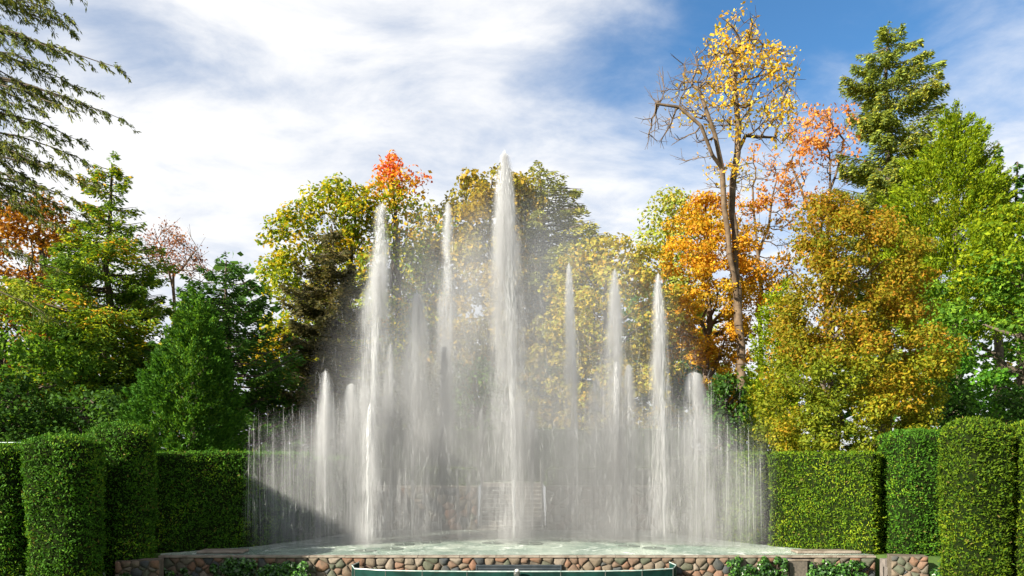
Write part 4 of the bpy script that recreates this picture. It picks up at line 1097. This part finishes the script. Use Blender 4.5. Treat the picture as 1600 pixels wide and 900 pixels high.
SEQ = [0]
def plume(e, Rx, H, dens, lean, blow, seed):
    """soft closed body of drifting spray round one jet, density falling to nothing at its skin"""
    m, g, o = new_mat('plume')
    pv = g.n('ShaderNodeVolumePrincipled'); pv.inputs['Color'].default_value = (0.93, 0.955, 0.99, 1); pv.inputs['Anisotropy'].default_value = 0.1
    tcd = g.n('ShaderNodeTexCoord').outputs['Object']
    s = g.n('ShaderNodeSeparateXYZ'); g.set(s.inputs[0], tcd)
    fz = g.m('SUBTRACT', 1.0, g.m('DIVIDE', s.outputs[2], H), clamp=True)            # 0 at the tip, 1 at the ground
    cz = g.n('ShaderNodeCombineXYZ'); g.set(cz.inputs[2], g.m('ADD', s.outputs[2], seed * 11.7))
    wob = g.m('MULTIPLY', g.m('SUBTRACT', g.noise(cz.outputs[0], 0.55, 3, 0.6), 0.5), g.m('MULTIPLY', fz, Rx * 0.9))
    cx = g.m('ADD', g.m('ADD', g.m('MULTIPLY', fz, blow), lean), wob)
    rad = g.m('MULTIPLY', g.m('ADD', g.m('MULTIPLY', g.m('POWER', fz, 0.6), 0.86), 0.14), Rx)
    dx = g.m('SUBTRACT', s.outputs[0], cx)
    r2 = g.m('DIVIDE', g.m('ADD', g.m('MULTIPLY', dx, dx), g.m('MULTIPLY', s.outputs[1], s.outputs[1])), g.m('MULTIPLY', rad, rad))
    fall = g.m('POWER', g.m('SUBTRACT', 1.0, r2, clamp=True), 3.2)
    mpp = g.n('ShaderNodeMapping'); g.set(mpp.inputs[0], tcd); mpp.inputs['Scale'].default_value = (1, 1, 0.09); mpp.inputs['Location'].default_value = (seed * 7.3, seed * 3.1, 0)
    n1 = g.noise(mpp.outputs[0], 3.4, 4, 0.6, 0.2)
    mp2 = g.n('ShaderNodeMapping'); g.set(mp2.inputs[0], tcd); mp2.inputs['Scale'].default_value = (1, 1, 0.6); mp2.inputs['Location'].default_value = (seed * 2.3, 0, seed)
    n2 = g.noise(mp2.outputs[0], 0.8, 3, 0.5, 0.3)
    body = g.m('MULTIPLY', g.mr(n1, 0.34, 0.70), g.mr(n2, 0.32, 0.66, 0.12, 1.5))
    along = g.mr(fz, 0.0, 0.9, 1.5, 0.30)
    den = g.m('MULTIPLY', g.m('MULTIPLY', fall, body), g.m('MULTIPLY', along, g.m('DIVIDE', dens * 2.9, rad)))
    g.set(pv.inputs['Density'], den); g.set(o.inputs['Volume'], pv.outputs[0])
    try: m.cycles.volume_step_rate = 0.5
    except AttributeError: pass
    V = [(lean, 0, H + 0.02)]; K = 12; Fc = []; rings = 14
    for k in range(1, rings + 1):
        q = (k / rings) ** 1.5; z = H * (1 - q) + 0.02; rr_ = Rx * ((0.14 + 0.86 * q ** 0.6) * 1.04 + 0.16 * q) * (1.0 if k < rings else 1.0)
        V += [(lean + blow * q + rr_ * math.cos(t), rr_ * math.sin(t), z) for t in [2 * math.pi * i / K for i in range(K)]]
    for i in range(K): Fc.append((0, 1 + i, 1 + (i + 1) % K))
    for k in range(rings - 1):
        for i in range(K):
            a, b = 1 + k * K + i, 1 + k * K + (i + 1) % K; Fc.append((a, a + K, b + K, b))
    Fc.append(tuple(1 + (rings - 1) * K + i for i in range(K))[::-1])
    me = bpy.data.meshes.new('plume'); me.from_pydata(V, [], Fc); me.update()
    tag(link('plume', me, m, e), kind='stuff')

def jet(label, px, yb, yt, nr, nf, spread=0.45, lean=-0.15, core=0.05, name='water_jet', group=None, D=None, wid=0.008, topw=1.0, dens=0.0, blow=0.0, long=1.0):
    D = D or EYE * F / (yb - HOR)
    b = P(px, yb, D); H = EYE + (HOR - yt) * D / F
    e = empty(name, (b[0], b[1], 0.005), label, 'water jet', group)
    # rising column: slim at the nozzle, swelling and breaking up towards the tip
    u = R.random(nr) ** 0.6; z = u * H * (1 - 0.03 * R.random(nr))
    rad = (core * 0.30 + core * 1.7 * u ** 1.3) * np.where(u > 0.9, np.clip((1.0 - u) / 0.10, 0.05, 1) ** 0.7, 1.0)
    pu = 0.5 + 0.5 * np.sin(u * R.uniform(14, 24) + R.uniform(0, 6)) * np.sin(u * R.uniform(30, 50) + R.uniform(0, 6))
    keep = R.random(nr) < 0.45 + 0.55 * pu; u, z, rad = u[keep], z[keep], rad[keep]; nr = len(u)
    ph = R.random(nr) * 6.283; q = R.random(nr) ** 0.8 * rad * (0.8 + 0.5 * (1 - pu[keep]))
    dx = lean * u ** 2
    C = np.stack([dx + q * np.cos(ph), q * np.sin(ph), z], 1)
    ln = (0.08 + 0.30 * np.sqrt(np.maximum(1 - u, 0.02))) * R.uniform(.6, 1.4, nr) * long
    A = np.stack([R.normal(size=nr) * .012 + lean * 2 * u / H, R.normal(size=nr) * .012, np.ones(nr)], 1) * ln[:, None]
    C[:, 2] = np.maximum(C[:, 2], ln + 0.01)
    tag(link('column', strand_mesh('column', C, A, wid * R.uniform(.3, 1.0, nr) * (0.36 + 0.30 * u)), M['spray'], e), kind='stuff')
    if nf:                                                          # falling veil
        s = R.random(nf) ** topw
        z = H * (0.985 - s * 0.96)
        sg_ = spread * (0.10 + 0.9 * s ** 0.7)
        gx = R.normal(size=nf); gy = R.normal(size=nf)
        C = np.stack([gx * sg_ * 0.8 + lean + blow * s, gy * sg_ * 0.8, z], 1)
        ln = R.uniform(.15, .45, nf) * (0.6 + 0.9 * s) * long
        A = np.stack([gx * .03 - blow / H + R.normal(size=nf) * .012, gy * .03, -np.ones(nf)], 1) * ln[:, None]
        C[:, 2] = np.maximum(C[:, 2], ln + 0.01)
        tag(link('falling_spray', strand_mesh('falling_spray', C, A, wid * 0.13 * R.uniform(.5, 1.4, nf)), M['spray'], e), kind='stuff')
    if dens:
        SEQ[0] += 1; plume(e, spread * 2.7, H, dens, lean, blow, SEQ[0])
    return e

jet('tallest white water jet, rising in the middle of the fountain', 803, 848, 238, 6500, 4000, 0.46, -0.32, 0.16, wid=0.010, dens=2.1, blow=0.22)
jet('tall plume leaning left, before the sparse red-topped maple', 580, 850, 318, 2400, 3000, 0.45, 0.36, 0.10, wid=0.0085, dens=1.2, blow=-0.75)
jet('tall faint jet before the olive tree, second tall one left of the centre', 702, 837, 316, 1000, 3000, 0.32, -0.06, 0.09, wid=0.006, dens=0.9, blow=-0.15)
jet('tall slim jet, first tall one right of the centre', 902, 834, 412, 2000, 2000, 0.26, -0.30, 0.07, wid=0.009, dens=1.0, blow=0.2)
jet('tall jet second right of the centre, between two slim ones', 966, 843, 422, 2000, 2400, 0.32, -0.12, 0.085, wid=0.009, dens=1.15, blow=0.05)
jet('tall slim jet at the right, outermost of the three right of the centre', 1038, 851, 428, 2000, 2200, 0.28, -0.2, 0.085, wid=0.009, dens=1.2, blow=0.15)
jet('thick white plume of middle height left of the centre', 644, 846, 458, 2200, 3400, 0.50, 0.16, 0.11, wid=0.009, dens=1.45, blow=0.0)
jet('slim jet of middle height with sharp lit tip, left of the thick white plume', 612, 846, 538, 900, 1200, 0.28, -0.03, 0.06, dens=0.7)
jet('slim bright jet rising from the left front nozzle', 574, 856, 632, 900, 900, 0.26, 0.08, 0.05, wid=0.007, dens=0.8)
jet('slim jet of middle height just left of the second left tall jet', 690, 842, 542, 700, 1500, 0.38, 0.1, 0.06, wid=0.006, dens=1.1)
jet('lower bright jet before the second right tall jet', 962, 846, 566, 1000, 1200, 0.3, 0.03, 0.07, wid=0.007, dens=1.2)
jet('lower jet close right of the second right tall jet', 985, 846, 570, 600, 900, 0.28, -0.06, 0.055, wid=0.006, dens=0.8)
jet('low bright jet between the tallest jet and its left neighbour', 752, 842, 640, 400, 700, 0.25, 0, 0.05, wid=0.006, dens=0.8)
jet('low bright jet just right of the tallest jet', 832, 842, 642, 500, 800, 0.25, -0.03, 0.055, wid=0.007, dens=0.8)
jet('jet of middle height at the left with pointed top before the brown spruce', 508, 850, 580, 600, 1300, 0.33, 0.02, 0.05, wid=0.006, dens=1.0)
jet('jet of middle height just left of the slim bright left front jet', 548, 848, 600, 400, 1300, 0.36, 0.02, 0.05, wid=0.006, dens=0.9)
jet('jet of middle height before the orange tree, right of the outermost tall jet', 1088, 848, 582, 500, 2000, 0.55, -0.08, 0.06, wid=0.006, dens=1.4)
jet('faint jet of middle height between first and second right tall jets', 930, 838, 580, 400, 1500, 0.42, 0.0, 0.05, wid=0.006, dens=1.0)

# curtain of fine jets along an arc
GC = 'fine jets of the fountain curtain'
LC = 'fine thread-like water jet in the low curtain along the stage'
TOPS = [(392, 668), (405, 655), (430, 655), (455, 645), (475, 640), (500, 600), (540, 610), (600, 620), (680, 640), (740, 660), (800, 660), (870, 630), (920, 610), (990, 620), (1050, 600), (1080, 585), (1110, 592), (1130, 640), (1165, 660), (1200, 712)]
tx = [a for a, b in TOPS]; ty = [b for a, b in TOPS]
NC = 100
for i in range(NC):
    px = 390 + (1188 - 390) * i / (NC - 1) + random.uniform(-3.4, 3.4)
    k = (px - 790) / 400
    yb = 842 + 17 * abs(k) ** 1.5
    yt = float(np.interp(px, tx, ty)) + random.choice((random.uniform(-16, 30), random.uniform(-24, 60)))
    jet(LC, px, yb, yt, 26, 70, 0.22, random.uniform(-.06, .06), 0.010, 'curtain_jet', GC, wid=random.uniform(0.0014, 0.0027), topw=0.8, long=2.6)
# short bubbling jets at the back
GB = 'short bubbling jets at the back of the stage'
ORD = ['first', 'second', 'third', 'fourth', 'fifth', 'sixth', 'seventh', 'eighth', 'ninth', 'tenth', 'eleventh', 'twelfth', 'thirteenth', 'fourteenth', 'fifteenth', 'sixteenth', 'seventeenth']
for i, (px, yt) in enumerate(((548, 745), (560, 742), (592, 752), (601, 755), (624, 735), (634, 738), (668, 742), (715, 733), (732, 738), (812, 700), (847, 690), (938, 722), (958, 735), (977, 738), (1015, 745), (1024, 748), (1056, 746))):
    jet('short bubbling white jet at the back, ' + ORD[i] + ' of its row from left', px, 834, yt, 150, 160, 0.10, 0, 0.05, 'bubbling_jet', GB, wid=0.008, topw=0.5)

# fine droplets hanging in the air
def droplets():
    n = 4000
    px = R.normal(size=n) * 210 + 790; k = np.interp(px, [380, 480, 560, 640, 700, 790, 880, 960, 1030, 1100, 1180, 1210], [660, 600, 430, 420, 400, 330, 420, 430, 450, 560, 620, 700])
    D = 26 + R.normal(size=n) * 1.6
    m = (px > 385) & (px < 1190); px, k, D = px[m], k[m], D[m]; n = len(px)
    y = k + (852 - k) * R.random(n) ** 0.75
    C = np.stack([(px - 800) * D / F, D, EYE + (HOR - y) * D / F], 1)
    A = np.stack([R.normal(size=n) * .2, R.normal(size=n) * .2, np.ones(n)], 1) * (0.10 + 0.25 * R.random((n, 1)))
    o = link('spray_droplets', strand_mesh('spray_droplets', C[C[:, 2] > 0.4], A[C[:, 2] > 0.4], 0.0007 + 0.0007 * R.random((C[:, 2] > 0.4).sum())), M['spray'])
    tag(o, 'fine spray hanging between the jets of the fountain', 'spray', kind='stuff')
droplets()

# soft drifting mist round the jets: one volume of uneven density
def mist():
    m, g, o = new_mat('mist')
    pv = g.n('ShaderNodeVolumePrincipled'); pv.inputs['Color'].default_value = (0.92, 0.945, 0.98, 1); pv.inputs['Anisotropy'].default_value = 0.2
    tcd = g.n('ShaderNodeTexCoord').outputs['Object']
    mpp = g.n('ShaderNodeMapping'); g.set(mpp.inputs[0], tcd); mpp.inputs['Scale'].default_value = (1, 1, 0.4)
    nf = g.noise(mpp.outputs[0], 0.55, 4, 0.55, 0.3)
    s = g.n('ShaderNodeSeparateXYZ'); g.set(s.inputs[0], tcd)
    zn = s.outputs[2]
    ex = g.m('POWER', g.m('ABSOLUTE', g.m('DIVIDE', s.outputs[0], 7.6)), 2.0)
    ey = g.m('POWER', g.m('DIVIDE', s.outputs[1], 2.9), 2.0)
    ez = g.m('POWER', g.m('DIVIDE', g.m('SUBTRACT', zn, 2.0), 11.0), 2.0)
    rr = g.m('ADD', g.m('ADD', ex, ey), ez)
    fall = g.mr(rr, 0.1, 1.0, 1.0, 0.0)
    low = g.mr(zn, 0.5, 4.5, 0.45, 1.0)
    den = g.m('MULTIPLY', g.m('MULTIPLY', fall, g.mr(nf, 0.22, 0.75)), g.m('MULTIPLY', low, 0.48))
    g.set(pv.inputs['Density'], den)
    g.set(o.inputs['Volume'], pv.outputs[0])
    bm = bmesh.new()
    bmesh.ops.create_uvsphere(bm, u_segments=24, v_segments=14, radius=1.0)
    for v in bm.verts:
        v.co = Vector((v.co.x * 7.7, v.co.y * 3.0, v.co.z * 11.1 + 2.0))
        v.co.z = max(v.co.z, 0.02)
    ob = bm_done(bm, 'mist', m, None, (-0.1, 27.0, 0)); tag(ob, 'pale mist drifting round the fountain jets', 'mist', kind='stuff')
    m.cycles.volume_step_rate = 1.0 if hasattr(m.cycles, 'volume_step_rate') else 1.0
mist()

def veil():
    m, g, o = new_mat('spray_veil')
    pv = g.n('ShaderNodeVolumePrincipled'); pv.inputs['Color'].default_value = (0.93, 0.955, 0.99, 1)
    tcd = g.n('ShaderNodeTexCoord').outputs['Object']
    s = g.n('ShaderNodeSeparateXYZ'); g.set(s.inputs[0], tcd)
    ax = g.m('ABSOLUTE', s.outputs[0])
    yc = g.m('MULTIPLY', g.m('POWER', g.m('DIVIDE', ax, 7.9), 1.5), -3.0)
    dy = g.m('DIVIDE', g.m('SUBTRACT', s.outputs[1], yc), 0.55)
    fy = g.m('SUBTRACT', 1.0, g.m('MULTIPLY', dy, dy), clamp=True)
    cx = g.n('ShaderNodeCombineXYZ'); g.set(cx.inputs[0], s.outputs[0])
    nt = g.noise(cx.outputs[0], 0.9, 4, 0.7)
    top = g.m('ADD', g.mr(ax, 5.0, 8.2, 5.2, 4.2), g.m('MULTIPLY', g.m('SUBTRACT', nt, 0.5), 3.4))
    ft = g.mr(g.m('SUBTRACT', top, s.outputs[2]), 0.0, 2.4)
    mpp = g.n('ShaderNodeMapping'); g.set(mpp.inputs[0], tcd); mpp.inputs['Scale'].default_value = (1, 1, 0.07)
    n1 = g.noise(mpp.outputs[0], 5.5, 4, 0.6, 0.1)
    ex = g.mr(ax, 6.6, 8.25, 1.0, 0.0)
    den = g.m('MULTIPLY', g.m('MULTIPLY', fy, ft), g.m('MULTIPLY', ex, g.mr(n1, 0.33, 0.68, 0.15, 1.5)))
    g.set(pv.inputs['Density'], g.m('MULTIPLY', den, 0.72)); g.set(o.inputs['Volume'], pv.outputs[0])
    try: m.cycles.volume_step_rate = 0.25
    except AttributeError: pass
    xs_ = np.linspace(-8.3, 8.3, 34); V = []; Fc = []
    for x in xs_:
        y = -3.0 * (abs(x) / 7.9) ** 1.5
        V += [(x, y - .62, 0.02), (x, y + .62, 0.02), (x, y + .62, 6.6), (x, y - .62, 6.6)]
    for i in range(len(xs_) - 1):
        a = 4 * i
        for k in range(4): Fc.append((a + k, a + 4 + k, a + 4 + (k + 1) % 4, a + (k + 1) % 4))
    Fc.append((0, 1, 2, 3)); a = 4 * (len(xs_) - 1); Fc.append((a + 3, a + 2, a + 1, a))
    bm = bmesh.new(); vs = [bm.verts.new(v) for v in V]
    for f in Fc: bm.faces.new([vs[q] for q in f])
    ob = bm_done(bm, 'spray_veil', m, None, (0, 27.4, 0)); tag(ob, 'thin veil of fine spray hanging along the low curtain of jets', 'spray', kind='stuff')
veil()
print('TRIS', NTRI[0])
